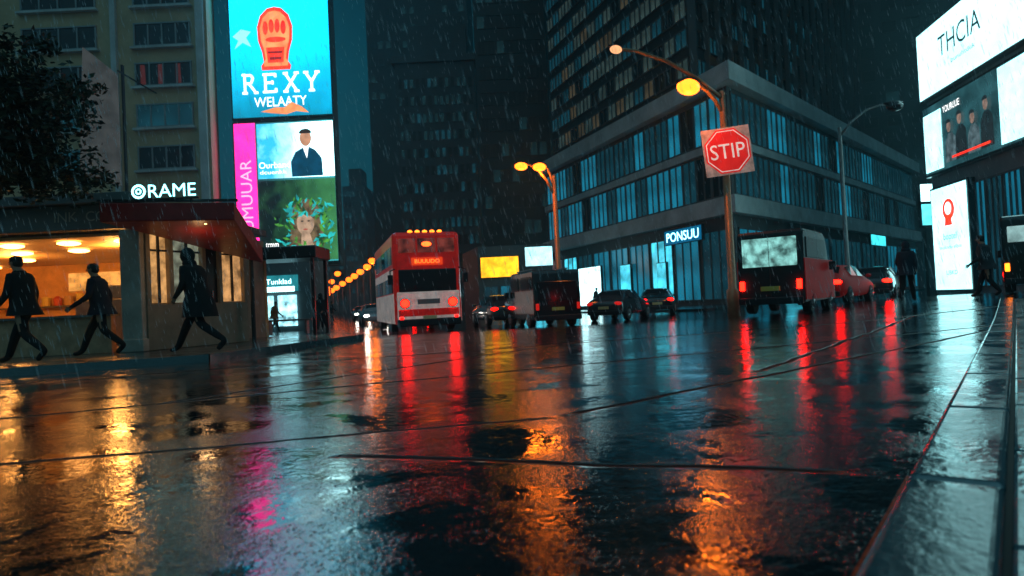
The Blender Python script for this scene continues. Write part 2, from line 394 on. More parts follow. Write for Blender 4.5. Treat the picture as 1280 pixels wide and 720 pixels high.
for s_,w_,z_,h_,mt in ((L0-18.6,4.2,1.75,3.3,shopw),(L0-12.5,1.6,1.9,2.6,w_teal2),(L0-7.5,1.2,1.9,2.2,w_teal2)):
    sign_on(P1,P0,s_,z_,w_,h_,mt,'shopfront_display','brightly lit white shopfront display window in office block','shop window',.35)
sign_on(P0,P2,29,4.7,5,1.0,em('teal_sign',(.05,.7,.8),2,.4),'shop_sign','teal illuminated sign over ground-floor shop','sign',.75)
sign_on(P0,P2,8,1.9,3,2.6,w_teal2,'shopfront_display','teal lit shopfront display window','shop window',.3)
T0,T1,T2,T3=(12.4,44),(4.6,66.2),(37.4,72),(24,95)
B=Bld('tower_block','dark office tower with rows of dim lit windows above podium','building',[T0,T2,T3,T1],13.6,75,tower_d)
zs=[15+1.95*k for k in range(16)]
B.win(T1,T0,zs,1.2,16,.93,[w_dim,w_dim,w_warm,glass_d,w_dk,w_dim,w_dk],frame_m,bars=1)
B.win(T0,T2,zs,1.15,20,.7,[glass_d,glass_d,w_dk,glass_d,w_dk,glass_d],darkmetal,bars=1)
B.flush()
d=Vector(T2)-Vector(T0);n=Vector((d.y,-d.x)).normalized();rz=math.atan2(d.y,d.x)
for k in range(21):
    p=Vector(T0)+d*(k/20)+n*.12;mb=MB();mb.box((p.x,p.y,44),(.22,.5,61),0,rz);mb.obj('rib',tower_m,B.e,world=True)
B=Bld('tower_block','tall plain dark tower with faint window grid','building',[(-3.2,84),(5.6,84),(9,110),(-3,110)],-.4,95,tower_d)
B.win((-3.2,84),(5.6,84),[6+3.2*k for k in range(14)],1.6,7,.75,[glass_m,glass_m,glass_m,w_far],frame_k);B.flush()
B=Bld('tower_block','grey stepped office tower with dense grid of dim windows','building',[(-17.6,112),(-4.5,112),(-4.5,130),(-17.6,130)],-.4,41,tower_m)
B.band(41,42.2,.5,tower_m)
mb=MB();mb.box((-10.5,121,45),(9.5,14,6));mb.obj('rooftop_storey',tower_m,B.e,world=True)
mb=MB();mb.box((-9.5,121,49.5),(6,9,3));mb.obj('plant_room',tower_m,B.e,world=True)
B.win((-17.6,112),(-4.5,112),[2+2.9*k for k in range(13)],1.6,13,.62,[w_far,glass_m,w_far,w_dk,w_far,glass_m],frame_k,bars=0)
B.flush()
B=Bld('tower_block','very tall dark skyscraper with sparse lit windows','building',[(-31.5,160),(-7.5,160),(-7.5,190),(-31.5,190)],-.4,130,tower_d)
B.win((-31.5,160),(-7.5,160),[50+4*k for k in range(12)],1.8,12,.6,[glass_m,glass_m,w_far,glass_m,w_far],frame_k,bars=0,skip=.2);B.flush()
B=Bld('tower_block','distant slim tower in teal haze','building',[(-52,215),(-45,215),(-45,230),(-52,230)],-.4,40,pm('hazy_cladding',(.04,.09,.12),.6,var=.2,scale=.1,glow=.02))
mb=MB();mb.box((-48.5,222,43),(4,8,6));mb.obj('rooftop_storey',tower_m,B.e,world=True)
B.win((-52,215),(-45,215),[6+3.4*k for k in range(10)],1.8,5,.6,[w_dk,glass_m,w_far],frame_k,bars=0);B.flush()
B=Bld('distant_building','distant low building closing the street','building',[(-72,262),(-44,250),(-44,270),(-72,280)],-.4,24,tower_m)
B.win((-72,262),(-44,250),[3+3.4*k for k in range(6)],1.6,9,.6,[w_dk,glass_d,w_far],frame_k,bars=0);B.flush()
B=Bld('tower_block','dark slab tower behind the office block','building',[(52,100),(72,92),(90,120),(60,125)],-.4,90,tower_d)
B.win((52,100),(72,92),[10+3.4*k for k in range(14)],1.6,7,.6,[glass_m,glass_m,w_far],frame_k,bars=0);B.flush()
B=Bld('shop_building','low dark shop building with yellow and white lit signs','building',[(-2.8,58),(3.5,58),(2.6,65.5),(-4.6,65.5)],-.4,5.6,conc_d)
B.win((-2.8,58),(3.5,58),[-.1],2.3,4,.85,[w_teal2,w_dk,w_teal2,w_teal],frame_m,bars=1);B.flush()
sign_on((-2.8,58),(3.5,58),1.85,3.8,3.3,1.8,em('yellow_sign',(1,.46,.012),2.6,.55,1.2),'shop_sign','yellow illuminated sign above shop','sign',.25)
sign_on((-2.8,58),(3.5,58),5.2,4.55,2.4,1.7,em('pale_sign',(.4,.88,1),2.4,.4),'shop_sign','white-teal illuminated sign above shop','sign',.25)
B=Bld('apartment_building','beige rendered apartment block with recessed dark windows','building',[(-44,44),(-19.0,44),(-20.6,49),(-44,49)],-.4,40,conc_b)
zz=[10.5,13.25,15.95,18.55,21.2,23.9]
for (x0,x1) in ((-23.7,-20.1),(-31,-26.2)):
    for z in zz:
        B.w.append(((x0+x1)/2,44,z+.72,0,x1-x0,1.45,R.choice([w_dk,glass_d,glass_d]),frame_l,3))
        mb=MB();mb.box(((x0+x1)/2,43.85,z-.16),(x1-x0+.4,.35,.14));mb.obj('sill',conc_l,B.e,world=True)
B.flush()
for x_,w_ in((-19.4,.5),(-25,.35)):
    mb=MB();mb.box((x_,43.9,20),(w_,.3,40));mb.obj('pilaster',conc_l,B.e,world=True)
for k in range(3):
    mb=MB();mb.flat([(-23.4+k*1.15,15.95),(-23.05+k*1.15,15.95),(-23.1+k*1.15,17.3),(-23.4+k*1.15,17.3)],43.955)
    mb.obj('curtain',em('red_curtain',(.5,.06,.05),.10),B.e,world=True,recalc=False)
e=thing('hanging_banner','off-white hanging banner sign projecting from apartment block','banner',(-23.2,38.6,8.6),0)
mb=MB();mb.ext([(-1.0,0,.6),(.75,1,0),(.75,1,6.6),(-.6,0,7.9)],(0,.08,0));mb.obj('cloth',em('banner_cloth',(.5,.55,.55),.10,.4),e)
mb=MB();mb.box((.8,1.5,3.3),(.1,.2,8));mb.tube([(.8,1,6.8),(.8,5.3,6.8)],.05);mb.obj('bracket',darkmetal,e)
# ---------------------------------------------------------------- big LED billboard
e=thing('billboard_tower','tall dark steel frame tower carrying stacked advertising screens','building',(-15.6,48.9,-.4))
mb=MB();mb.box((-15.65,48.9,17.3),(7.2,1.2,26.6));mb.obj('wall',conc_d,e,world=True)
for x in(-18.6,-16.8,-15.0):
    mb=MB();mb.box((x,48.9,1.8),(.5,.7,4.4));mb.obj('leg',darkmetal,e,world=True)
def screen(label,x0,x1,z0,z1,y,mat,border=.10):
    e=thing('advertising_screen',label,'screen',((x0+x1)/2,y,z0))
    W=x1-x0;Hh=z1-z0
    mb=MB();mb.box((0,.12,Hh/2),(W+border*2,.2,Hh+border*2));mb.obj('casing',darkmetal,e)
    mb=MB();mb.flat([(-W/2,0),(W/2,0),(W/2,Hh),(-W/2,Hh)],-.01);mb.obj('display',mat,e)
    return e
def gmat(name,c1,c2,st,axis='Z',lo=0,hi=1,noise=.25,nsc=.5):
    m=bpy.data.materials.new(name);t=nt(m);b=t.nodes['Principled BSDF'];b.inputs['Base Color'].default_value=(.01,.01,.01,1)
    tc=t.nodes.new('ShaderNodeTexCoord');sp=t.nodes.new('ShaderNodeSeparateXYZ');t.links.new(tc.outputs['Object'],sp.inputs[0])
    n=t.nodes.new('ShaderNodeTexNoise');n.inputs['Scale'].default_value=nsc;n.inputs['Detail'].default_value=3;t.links.new(tc.outputs['Object'],n.inputs[0])
    mr=t.nodes.new('ShaderNodeMapRange');mr.inputs[1].default_value=lo;mr.inputs[2].default_value=hi;t.links.new(sp.outputs[axis],mr.inputs[0])
    a=t.nodes.new('ShaderNodeMath');a.operation='MULTIPLY_ADD';t.links.new(n.outputs[0],a.inputs[0]);a.inputs[1].default_value=noise*2
    s=t.nodes.new('ShaderNodeMath');s.operation='SUBTRACT';t.links.new(mr.outputs[0],s.inputs[0]);s.inputs[1].default_value=noise;t.links.new(s.outputs[0],a.inputs[2])
    r=t.nodes.new('ShaderNodeValToRGB');r.color_ramp.elements[0].color=(*c1,1);r.color_ramp.elements[1].color=(*c2,1)
    t.links.new(a.outputs[0],r.inputs[0]);t.links.new(r.outputs[0],b.inputs['Emission Color']);b.inputs['Emission Strength'].default_value=st
    return m
YB=48
e=screen('tall teal LED advertisement with red emblem and white serif lettering',-19.1,-12.1,14.7,26,YB,gmat('teal_screen',(.0,.05,.085),(.002,.40,.66),5.0,'Z',-.5,10,.16))
m_red=em('screen_red',(1,.05,.015),1.8,.0,1,col2=(.75,.015,.008));m_or=em('screen_orange',(1,.30,.10),1.7,.45,1.5);m_w=em('screen_white',(.95,1,1),2.2)
m_dkred=em('screen_dark_red',(.35,.01,.01),1)
mb=MB()
out=[(.55,3.3),(1.0,3.3),(1.05,3.6),(.85,3.9),(.95,4.6),(1.2,5.4),(1.25,6.4),(1.0,7.2),(.5,7.7),(0,7.8)]
pts=[(x-.3,z) for x,z in out]+[(-x-.3,z) for x,z in out[::-1][1:]]
mb.flat(pts,-.05,0);mb.flat([(-.3+(x+.3)*.84,5.5+(z-5.5)*.88) for x,z in pts],-.07,1)
for k in range(4):
    mb.flat(disc(-.95+k*.42,6.3+(.12 if k in(1,2) else 0),.19,.5,16),-.09,0)
mb.flat(disc(-.25,5.45,.72,.2,20),-.10,0);mb.flat([(-.85,3.8),(.25,3.8),(.35,4.9),(-.95,4.9)],-.10,0)
mb.flat([(-.7,4.0),(.1,4.0),(.15,4.2),(-.75,4.2)],-.12,2);mb.flat([(-.8,4.45),(.2,4.45),(.25,4.62),(-.85,4.62)],-.12,2)
mb.obj('emblem',[m_red,m_or,m_dkred],e,recalc=False)
LW=1.25;Lh=1.35
def letter(mb,ch,x):
    s={'R':[(.15,0,.15,1),(.1,.96,.5,.96),(.5,.97,.62,.78),(.62,.8,.5,.52),(.1,.52,.5,.52),(.38,.52,.78,0),(0,.02,.3,.02),(.66,.02,.9,.02),(0,.98,.2,.98)],
       'E':[(.15,0,.15,1),(.0,.96,.72,.96),(.15,.52,.55,.52),(0,.04,.75,.04),(.72,.8,.72,1),(.75,0,.75,.22),(.55,.42,.55,.62)],
       'X':[(.1,1,.78,0),(.78,1,.1,0),(0,.98,.28,.98),(.62,.98,.9,.98),(0,.02,.28,.02),(.62,.02,.9,.02)],
       'Y':[(.1,1,.45,.48),(.8,1,.45,.48),(.45,.5,.45,0),(0,.98,.28,.98),(.64,.98,.92,.98),(.28,.02,.62,.02)]}[ch]
    strokes(mb,[(x+a*LW,1.7+b*Lh,x+c*LW,1.7+d*Lh) for a,b,c,d in s],.17 ,-.06)
mb=MB()
for i,ch in enumerate('REXY'): letter(mb,ch,-2.75+i*1.45)
mb.obj('lettering',m_w,e,recalc=False)
text('WELAATY',3.7,.68,m_w,e,(-.1,-.05,1.05))
mb=MB();mb.flat([(-1.5,.35),(-.6,.2),(.3,.1),(1.0,.3),(1.9,.15),(1.4,.6),(.7,.95),(.2,.6),(-.5,.62)],-.09);mb.obj('swoosh',m_or,e,recalc=False)
mb=MB();mb.flat([(-3.3,5.8),(-2.7,6.3),(-2.0,6.1),(-2.35,5.7),(-2.0,5.0),(-2.6,5.35),(-3.2,4.9),(-2.9,5.5)],-.05);mb.obj('arrow_mark',em('screen_pale_teal',(.3,.8,.9),1.4),e,recalc=False)
e=screen('magenta LED advertisement with suited figure and portrait of woman',-19.1,-12.1,4.3,14.3,YB,gmat('portrait_screen',(.01,.03,.04),(.05,.45,.5),1.0,'X',-2.5,3.4,.2))
mag=em('screen_magenta',(.95,.02,.28),3.0,.25,.8);skin_s=em('screen_skin',(.75,.38,.22),1.0,.3,2);suit_s=em('screen_suit',(.0,.07,.15),1,.5,2);hair_s=em('screen_hair',(.03,.015,.01),1)
mb=MB();mb.flat([(-3.5,.8),(-2.0,.8),(-2.0,10),(-3.5,10)],-.03);mb.obj('magenta_strip',mag,e,recalc=False)
o=text('SUMUUAR',5.6,.8,em('screen_pink',(1,.45,.65),1.6),e,(-2.75,-.05,4.6));o.rotation_euler=(0,rad(-90),0)
mb=MB();mb.flat([(-1.9,6.0),(3.5,6.0),(3.5,9.9),(-1.9,9.9)],-.03);mb.obj('bright_panel',gmat('white_panel',(.008,.13,.20),(.50,.95,1),5.5,'X',-.8,3.0,.30,.8),e,recalc=False)
mb=MB()
mb.flat([(.5,6.05),(2.7,6.05),(2.65,7.3),(2.2,7.9),(1.75,8.15),(1.35,8.1),(.8,7.8),(.45,7.1)],-.05,0)
mb.flat(disc(1.55,8.75,.42,.58),-.06,1);mb.flat(disc(1.55,9.08,.46,.34,16)[:9],-.08,2);mb.flat([(1.35,8.1),(1.75,8.15),(1.6,7.3)],-.07,3)
mb.obj('suited_figure',[suit_s,skin_s,hair_s,m_w],e,recalc=False)
text('Ourband',2.2,.45,m_w,e,(-.7,-.06,6.95));text('dcuenkk',1.9,.28,m_w,e,(-.8,-.06,6.45))
mb=MB();mb.flat([(-1.9,.1),(3.5,.1),(3.5,5.85),(-1.9,5.85)],-.03,3)
mb.flat(disc(1.35,3.2,1.05,1.25,20),-.05,0);mb.flat([(.35,3.0),(.1,1.2),(.5,.4),(2.3,.4),(2.6,1.4),(2.4,3.0)],-.055,0)
mb.flat(disc(1.3,2.75,.62,.85),-.07,1);mb.flat([(.9,.9),(1.0,2.0),(1.6,2.0),(1.9,.9)],-.065,1)
mb.flat([(.62,3.0),(.85,3.5),(1.3,3.7),(1.85,3.4),(2.0,2.9),(1.7,3.2),(1.2,3.35),(.85,3.2)],-.08,0)
for ex in(1.08,1.54): mb.flat(disc(ex,2.88,.11,.05,12),-.09,2)
mb.flat(disc(1.3,2.3,.17,.055,12),-.09,4)
R2=random.Random(5)
for k in range(170):
    a_=R2.uniform(0,6.28);rr=R2.uniform(1.05,2.4);x=1.4+rr*math.cos(a_);z=2.4+rr*.95*math.sin(a_)
    if not(-1.2<x<3.3 and .3<z<4.9) or (x<0 and R2.random()<.7): continue
    l=R2.uniform(.12,.38);b_=R2.uniform(0,6.28);c_,s_=math.cos(b_)*l,math.sin(b_)*l
    mb.flat([(x-c_,z-s_),(x-s_*.35,z+c_*.35),(x+c_,z+s_),(x+s_*.35,z-c_*.35)],-.10-k*.0004,5+R2.choice((0,0,1,1,2)))
mb.obj('portrait',[em('hair_brown',(.28,.20,.10),.8,.75,3),em('face',(.62,.42,.28),1.1,.55,1.6),hair_s,gmat('green_field',(.002,.012,.012),(.06,.30,.10),1.0,'X',-1.0,4.5,.5,.9),em('lip_red',(.5,.09,.06),.9),em('leafgreen',(.10,.45,.06),1.0,.6,3),em('leafteal',(.02,.45,.45),1.6,.6,2),em('leafdark',(.01,.09,.03),.8)],e,recalc=False)
text('trmm',.9,.35,m_w,e,(-1.1,-.06,1.3));text('omk',.7,.3,m_w,e,(-1.1,-.06,.8))
# ---------------------------------------------------------------- screen building
Q0,Q1=(19.4,20.5),(21.2,34)
B=Bld('retail_building','grey retail building with large lit advertising screens on its side','building',[Q0,(45,20.5),(45,34),Q1],-.2,13.2,pm('teal_grey_cladding',(.18,.24,.26),.35,var=.3,scale=.7))
B.win(Q1,Q0,[.45],4.6,5,.9,[w_teal,w_teal,w_dk],frame_m,margin=3.6,bars=2);B.flush()
d_=(Vector(Q0)-Vector(Q1)).normalized();rzQ=math.atan2(d_.y,d_.x);nQ=Vector((d_.y,-d_.x))
def qscreen(label,s0,s1,z0,z1,mat,out=.35):
    q=Vector(Q1)+d_*((s0+s1)/2)+nQ*out
    e=thing('advertising_screen',label,'screen',(q.x,q.y,z0),rzQ);W=s1-s0;Hh=z1-z0
    mb=MB();mb.box((0,.16,Hh/2),(W+.2,.3,Hh+.2));mb.obj('casing',darkmetal,e)
    mb=MB();mb.flat([(-W/2,0),(W/2,0),(W/2,Hh),(-W/2,Hh)],-.01);mb.obj('display',mat,e)
    return e
e=qscreen('large white lit billboard with dark spaced lettering',.1,12,9.75,13.0,em('white_billboard',(.45,.95,1),2.6,.22,.4))
dk=em('screen_dark_text',(.03,.08,.09),.5)
text('THCIA',3.6,.95,dk,e,(-6+4.0,-.04,1.95))
text('bunuhtduk',2.0,.2,dk,e,(-6+4.3,-.04,1.0))
e=qscreen('dark video screen between white strips showing a group of people',.3,9.6,6.0,9.25,em('video_backdrop',(.03,.12,.14),.9,.7,1))
for st_ in ([(-4.6,.1),(-2.85,.1),(-2.85,2.9),(-4.6,2.9)],[(1.85,.1),(4.6,.1),(4.6,3.2),(1.85,3.2)]):
    mb=MB();mb.flat(st_,-.03);mb.obj('white_strip',em('white_strip',(.40,.95,1),2.6,.25),e,recalc=False)
mb=MB()
for k,(x,c,hh) in enumerate(((-2.1,0,0),(-1.15,1,.15),(-.1,0,-.1),(.95,1,.2))):
    mb.flat([(x-.5,.25),(x+.48,.25),(x+.45,1.3+hh),(x+.17,1.55+hh),(x-.17,1.55+hh),(x-.45,1.2+hh)],-.03-.01*k,c);mb.flat(disc(x,1.85+hh,.19,.27,14),-.08,2);mb.flat(disc(x-.02,2.02+hh,.22,.18,14)[:8],-.085,1)
mb.flat([(-1.9,.35),(1.2,.35),(1.2,.45),(-1.9,.45)],-.1,3)
mb.obj('figure_group',[em('vid_grey',(.14,.22,.25),.8,.8,3),em('vid_dark',(.02,.03,.035),.8,.6,3),em('vid_skin',(.42,.28,.22),.8,.6,5),m_red],e,recalc=False)
text('YOURUUE',1.5,.3,m_w,e,(-1.9,-.04,2.75))
e=qscreen('tall white illuminated poster panel with small red emblem',.6,3.9,.35,5.2,em('poster_white',(.40,.94,1),2.8,.25,.6))
mb=MB();mb.flat(disc(0,3.75,.55,.5),-.03,0);mb.flat(disc(0,3.8,.3,.3),-.05,1);mb.flat([(-.35,3.0),(.35,3.0),(.25,3.5),(-.25,3.5)],-.06,0);mb.obj('emblem',[m_red,m_w],e,recalc=False)
text('bootel',1.2,.3,dk,e,(0,-.03,2.5));text('mukndu elbm',2.0,.16,dk,e,(0,-.03,2.0));text('UBKD',1.0,.2,dk,e,(0,-.03,.8))
e=thing('projecting_sign','small cyan and white projecting shop sign on bracket','sign',(22.1,36,3.7))
mb=MB();mb.box((0,0,1.1),(.8,.25,2.3));mb.obj('casing',darkmetal,e)
mb=MB();mb.flat([(-.36,1.3),(.36,1.3),(.36,2.2),(-.36,2.2)],-.14,0);mb.flat([(-.36,.05),(.36,.05),(.36,1.15),(-.36,1.15)],-.14,1);mb.obj('panel',[em_cyw,em('cyan_panel',(.1,.7,.8),2.5,.4,3)],e,recalc=False)
mb=MB();mb.box((0,.4,-1.7),(.16,.16,4.2));mb.box((0,.25,1.1),(.1,.4,.1));mb.obj('post',darkmetal,e)
# ---------------------------------------------------------------- left shops
e=thing('cafe_building','small cafe with warm lit open front and dark fascia','building',(-11.5,14,.12))
mb=MB()
mb.box((-12,21.1,1.35),(8.8,.2,2.7));mb.box((-16.3,17.5,1.35),(.2,6.9,2.7));mb.obj('wall',pm('cafe_interior',(.66,.36,.13),.7,var=.45,scale=1.5),e,world=True)
mb=MB();mb.box((-7.72,17.6,1.5),(.2,7.0,3.0));mb.obj('side_wall',pm('cafe_side',(.3,.24,.17),.7,var=.3,scale=2),e,world=True)
mb=MB();mb.box((-12,17.6,.16),(8.6,6.9,.06));mb.obj('floor',pm('cafe_floor',(.2,.14,.1),.3),e,world=True)
mb=MB();mb.box((-12,17.75,2.60),(8.6,6.7,.06));mb.obj('ceiling',pm('cafe_ceiling',(.62,.40,.2),.6,var=.2,scale=1),e,world=True)
mb=MB();mb.box((-12.0,17.4,3.25),(8.9,7.6,.2));mb.box((-12,14.0,2.90),(8.9,.3,.5));mb.box((-12,13.9,3.2),(9.1,.4,.1));mb.obj('fascia',conc_d,e,world=True,bevel=.015)
mb=MB();mb.box((-7.72,14.0,1.36),(.42,.34,2.5));mb.box((-7.72,13.98,.25),(.5,.42,.26));mb.obj('column',pm('cafe_column',(.45,.42,.36),.5,var=.3,scale=3),e,world=True,bevel=.02)
mb=MB();mb.box((-12.2,14.0,.5),(8.0,.16,.75));mb.obj('counter_front',pm('counter_panel',(.5,.3,.18),.5,var=.4,scale=4),e,world=True)
mb=MB();mb.box((-12.2,14.0,.9),(8.1,.35,.05));mb.obj('countertop',steel,e,world=True)
dl=em('warm_downlight',(1,.42,.10),11)
for y,k_ in ((15.0,.55),(16.6,.62),(18.4,.7),(20.2,.75)):
    for j in range(4):
        x=-y*k_-.2-j*1.25*(y/15)
        if x>-8.0 or x<-15.5: continue
        mb=MB();mb.ell((x,y,2.52),(.24,.24,.05),0,14,5);mb.obj('ceiling_light',dl,e,world=True)
jm=[pm('jar_w',(.5,.3,.12),.4),pm('jar_r',(.5,.08,.04),.4),pm('jar_y',(.6,.45,.1),.4)]
for k in range(10):
    x=-11.4-k*.35;hh=R.uniform(.1,.3)
    mb=MB();mb.tube([(x,20.8,1.33),(x,20.8,1.4+hh),(x,20.8,1.62)],[.11,.12,.04],10);mb.obj('jar',jm[k%3],e,world=True)
mb=MB();mb.box((-13,20.85,1.3),(5.2,.3,.05),0);mb.obj('shelf',steel,e,world=True)
mb=MB();mb.flat([(-13.6,1.75),(-11.8,1.75),(-11.8,2.3),(-13.6,2.3)],20.95);mb.obj('menu_board',em('menu_board',(1,.4,.08),1.2,.6,4),e,world=True,recalc=False)
mb=MB();mb.box((-9.4,16.2,.75),(1.6,.6,1.1));mb.box((-9.3,16.2,1.45),(.6,.45,.35));mb.obj('coffee_machine',steel,e,world=True,bevel=.04)
text('INK  CCFR',1.35,.2,pm('dull_letters',(.3,.29,.25),.5),e,(2.95,-.17,2.80))
for x,y in((-9.3,16.2),(-12.8,17.5)):
    l=bpy.data.lights.new('cafe_light','POINT');l.energy=140;l.color=(1,.42,.09);l.shadow_soft_size=.25
    lo=bpy.data.objects.new('cafe_light',l);COL.objects.link(lo);lo.location=(x,y,2.25)
e=thing('kiosk','cream corner kiosk with windows under a red canopy','kiosk',(-7.2,14.6,.12))
cream=pm('cream_panel',(.30,.24,.17),.5,var=.3,scale=3)
d=Vector((1.1,2.45)).normalized();n=Vector((d.y,-d.x));rzk=math.atan2(d.y,d.x)
c=Vector((-6.9,15.2))-n*.12;mb=MB();mb.box((c.x,c.y,.6),(2.7,.2,.95),0,rzk)
for s_ in (-1.3,-.75,.1,.55,1.3):
    q=c+d*s_;mb.box((q.x,q.y,1.9),(.10,.22,1.7),0,rzk)
mb.box((c.x,c.y,2.82),(2.7,.2,.4),0,rzk)
mb.obj('wall',cream,e,world=True,bevel=.01)
for s0,s1,mt in((-1.22,-.83,em('kiosk_pane_a',(.9,.45,.15),.9,.75,4)),(-.67,.02,em('kiosk_pane_b',(.45,.50,.36),.5,.8,4)),(.63,1.22,em('kiosk_pane_c',(1,.5,.18),.8,.8,4))):
    q=c+d*((s0+s1)/2);mb=MB();mb.box((q.x,q.y,1.85),(s1-s0,.05,1.5),0,rzk);mb.obj('window',mt,e,world=True)
    mb=MB();mb.box((q.x+n.x*.05,q.y+n.y*.05,1.85),(.04,.05,1.5),0,rzk);mb.box((q.x+n.x*.05,q.y+n.y*.05,2.2),(s1-s0,.052,.04),0,rzk);mb.obj('window_bar',darkmetal,e,world=True)
mb=MB();q=c+d*.33;mb.box((q.x,q.y,1.55),(.36,.08,2.2),0,rzk);mb.obj('door',darkmetal,e,world=True)
mb=MB();q=c+d*.33+n*.06;mb.box((q.x,q.y,1.2),(.03,.05,.3),0,rzk);mb.obj('handle',chrome,e,world=True)
mb=MB()
A=(-7.75,12.9,3.02);Bq=(-5.45,13.55,3.02);C=(-5.95,16.4,2.35);D=(-7.7,16.2,3.02)
dn=Vector((0,0,-.36));top=[Vector(p) for p in(A,Bq,C,D)];bot=[p+dn for p in top]
mb.add(top+bot,[(0,1,2),(0,2,3),(4,6,5),(4,7,6),(0,4,5,1),(1,5,6,2),(2,6,7,3),(3,7,4,0)])
mb.obj('canopy',pm('red_canopy',(.15,.006,.006),.4,var=.4,scale=3,bump=.01,bscale=6,glow=.04),e,world=True,bevel=.02)
mb=MB();mb.box((-6.6,13.28,3.06),(2.5,.06,.05),0,math.atan2(.65,2.3));mb.obj('canopy_trim',darkmetal,e,world=True)
for x,y in((-7.4,13.25),(-6.95,13.4),(-6.5,13.5),(-6.05,13.6)):
    mb=MB();mb.ell((x,y,2.64),(.045,.045,.035),0,10,5);mb.obj('canopy_light',em('canopy_light',(1,.5,.15),12),e,world=True)
l=bpy.data.lights.new('canopy_lamp','POINT');l.energy=8;l.color=(1,.55,.22);l.shadow_soft_size=.1
lo=bpy.data.objects.new('canopy_lamp',l);COL.objects.link(lo);lo.location=(-6.3,13.8,2.2)
mb=MB();mb.tube([(-6.2,16.3,.12),(-6.2,16.3,2.4)],.05);mb.obj('post',darkmetal,e,world=True)
e=thing('neon_sign','cyan neon letter sign with ring symbol on canopy roof','sign',(-6.65,13.2,3.05))
text('RAME',.92,.25,em_cy,e,(.15,0,.2))
mb=MB()
def ring(mb,cx,cz,r0,r1,y,n=24,mi=0):
    a=disc(cx,cz,r1,r1,n);b=disc(cx,cz,r0,r0,n)
    for k in range(n): mb.flat([a[k],a[(k+1)%n],b[(k+1)%n],b[k]],y,mi)
ring(mb,-.5,.2,.095,.14,0);ring(mb,-.5,.2,.03,.06,-.004);mb.obj('ring_symbol',em_cy,e,recalc=False)
mb=MB();mb.box((0,.04,.04),(1.3,.05,.03));mb.box((-.5,.04,.0),(.03,.03,.1));mb.box((.5,.04,0),(.03,.03,.1));mb.box((0,.04,.2),(1.2,.02,.03));mb.obj('rail',darkmetal,e)
e=thing('bus_shelter','dark bus shelter with flat roof and bench','bus shelter',(-7.15,21.5,.05))
mb=MB();mb.box((0,0,2.55),(2.5,1.7,.38));mb.obj('roof',darkmetal,e,bevel=.04)
for x in(-1.1,1.1):
    for y in(-.7,.7):
        mb=MB();mb.box((x,y,1.2),(.09,.09,2.4));mb.obj('post',darkmetal,e)
mb=MB();mb.box((-.1,.5,.48),(1.6,.35,.06));mb.box((-.7,.5,.25),(.06,.3,.45));mb.box((.5,.5,.25),(.06,.3,.45));mb.obj('bench',steel,e)
e=thing('shop_building','narrow dark shop with bright cyan sign and lit entrance','building',(-12.6,35.5,-.2))
mb=MB();mb.box((-12.8,37.4,1.8),(4.6,3.6,4.0));mb.obj('wall',conc_d,e,world=True)
mb=MB();mb.flat([(-13.6,1.9),(-11.1,1.9),(-11.1,2.75),(-13.6,2.75)],35.5);mb.obj('sign_panel',em('cyan_sign_panel',(.02,.30,.36),1,.4),e,world=True,recalc=False)
text('Tunklad',1.3,.27,em_cyw,e,(.50,-.06,2.62))
mb=MB();mb.box((.25,-.05,2.22),(2.1,.04,.26));mb.obj('light_strip',em_cyw,e)
for x0 in(-13.4,-12.2):
    mb=MB();mb.flat([(x0,.1),(x0+1,.1),(x0+1,1.7),(x0,1.7)],35.48);mb.obj('window',em('cyan_shop_window',(.35,.82,.95),3.2,.88,2.2),e,world=True,recalc=False)
# ---------------------------------------------------------------- street lamps
def street_lamp(label,loc,h,arms,pw=90,polemat=steel,r=.11,group='street lamps along the road',bulb=em_or,col=(1,.20,.012),rz=0,far=0):
    e=thing('street_lamp',label,'street lamp',loc,rz,group)
    mb=MB();mb.tube([(0,0,0),(0,0,.9),(0,0,.95),(0,0,h)],[r*1.5,r*1.5,r,r*.75],12);mb.ell((0,0,h),(r*.8,r*.8,r),0,10,5);mb.obj('pole',polemat,e,smooth=True)
    for (dx,z0,z1,on,sc_) in arms:
        s=1 if dx>0 else -1
        mb=MB();pts=[(0,0,z0),(dx*.25,0,z0+(z1-z0)*.5),(dx*.55,0,z0+(z1-z0)*.88),(dx*.85,0,z1+.04),(dx,0,z1)]
        mb.tube(pts,[r*.55,r*.5,r*.45,r*.4,r*.4],8);mb.obj('arm',polemat,e,smooth=True)
        mb=MB();mb.ell((dx+s*.25*sc_,0,z1+.07),(.5*sc_,.2*sc_,.12*sc_),0,16,8);mb.obj('lamp_housing',darkmetal,e,smooth=True)
        mb=MB()
        if far: mb.ell((dx+s*.28*sc_,-.02,z1-far*.6),(far,far,far*.8),0,12,8)
        else: mb.ell((dx+s*.28*sc_,-.05,z1-.09*sc_),(.42*sc_,.28*sc_,.25*sc_),0,16,8)
        mb.obj('lamp_bulb',(em_pale if on==2 else bulb) if on else glass_d,e,smooth=True)
        if on==1 and pw:
            l=bpy.data.lights.new('lamp_light','POINT');l.energy=pw;l.color=col;l.shadow_soft_size=.2
            lo=bpy.data.objects.new('lamp_light',l);COL.objects.link(lo);lo.parent=e;lo.location=(dx+s*.28*sc_,-.1,z1-.6*sc_)
    return e
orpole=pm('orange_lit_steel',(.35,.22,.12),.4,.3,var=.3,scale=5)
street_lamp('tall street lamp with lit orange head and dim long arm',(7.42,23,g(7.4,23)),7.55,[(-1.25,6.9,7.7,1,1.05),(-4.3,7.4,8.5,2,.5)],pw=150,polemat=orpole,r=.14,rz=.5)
street_lamp('twin-headed street lamp with lit orange lamps',(2.35,34,-.3),7.2,[(-.55,6.6,7.75,1,.85),(-1.55,6.3,7.75,1,.8)],pw=120,polemat=orpole,r=.14,rz=.4)
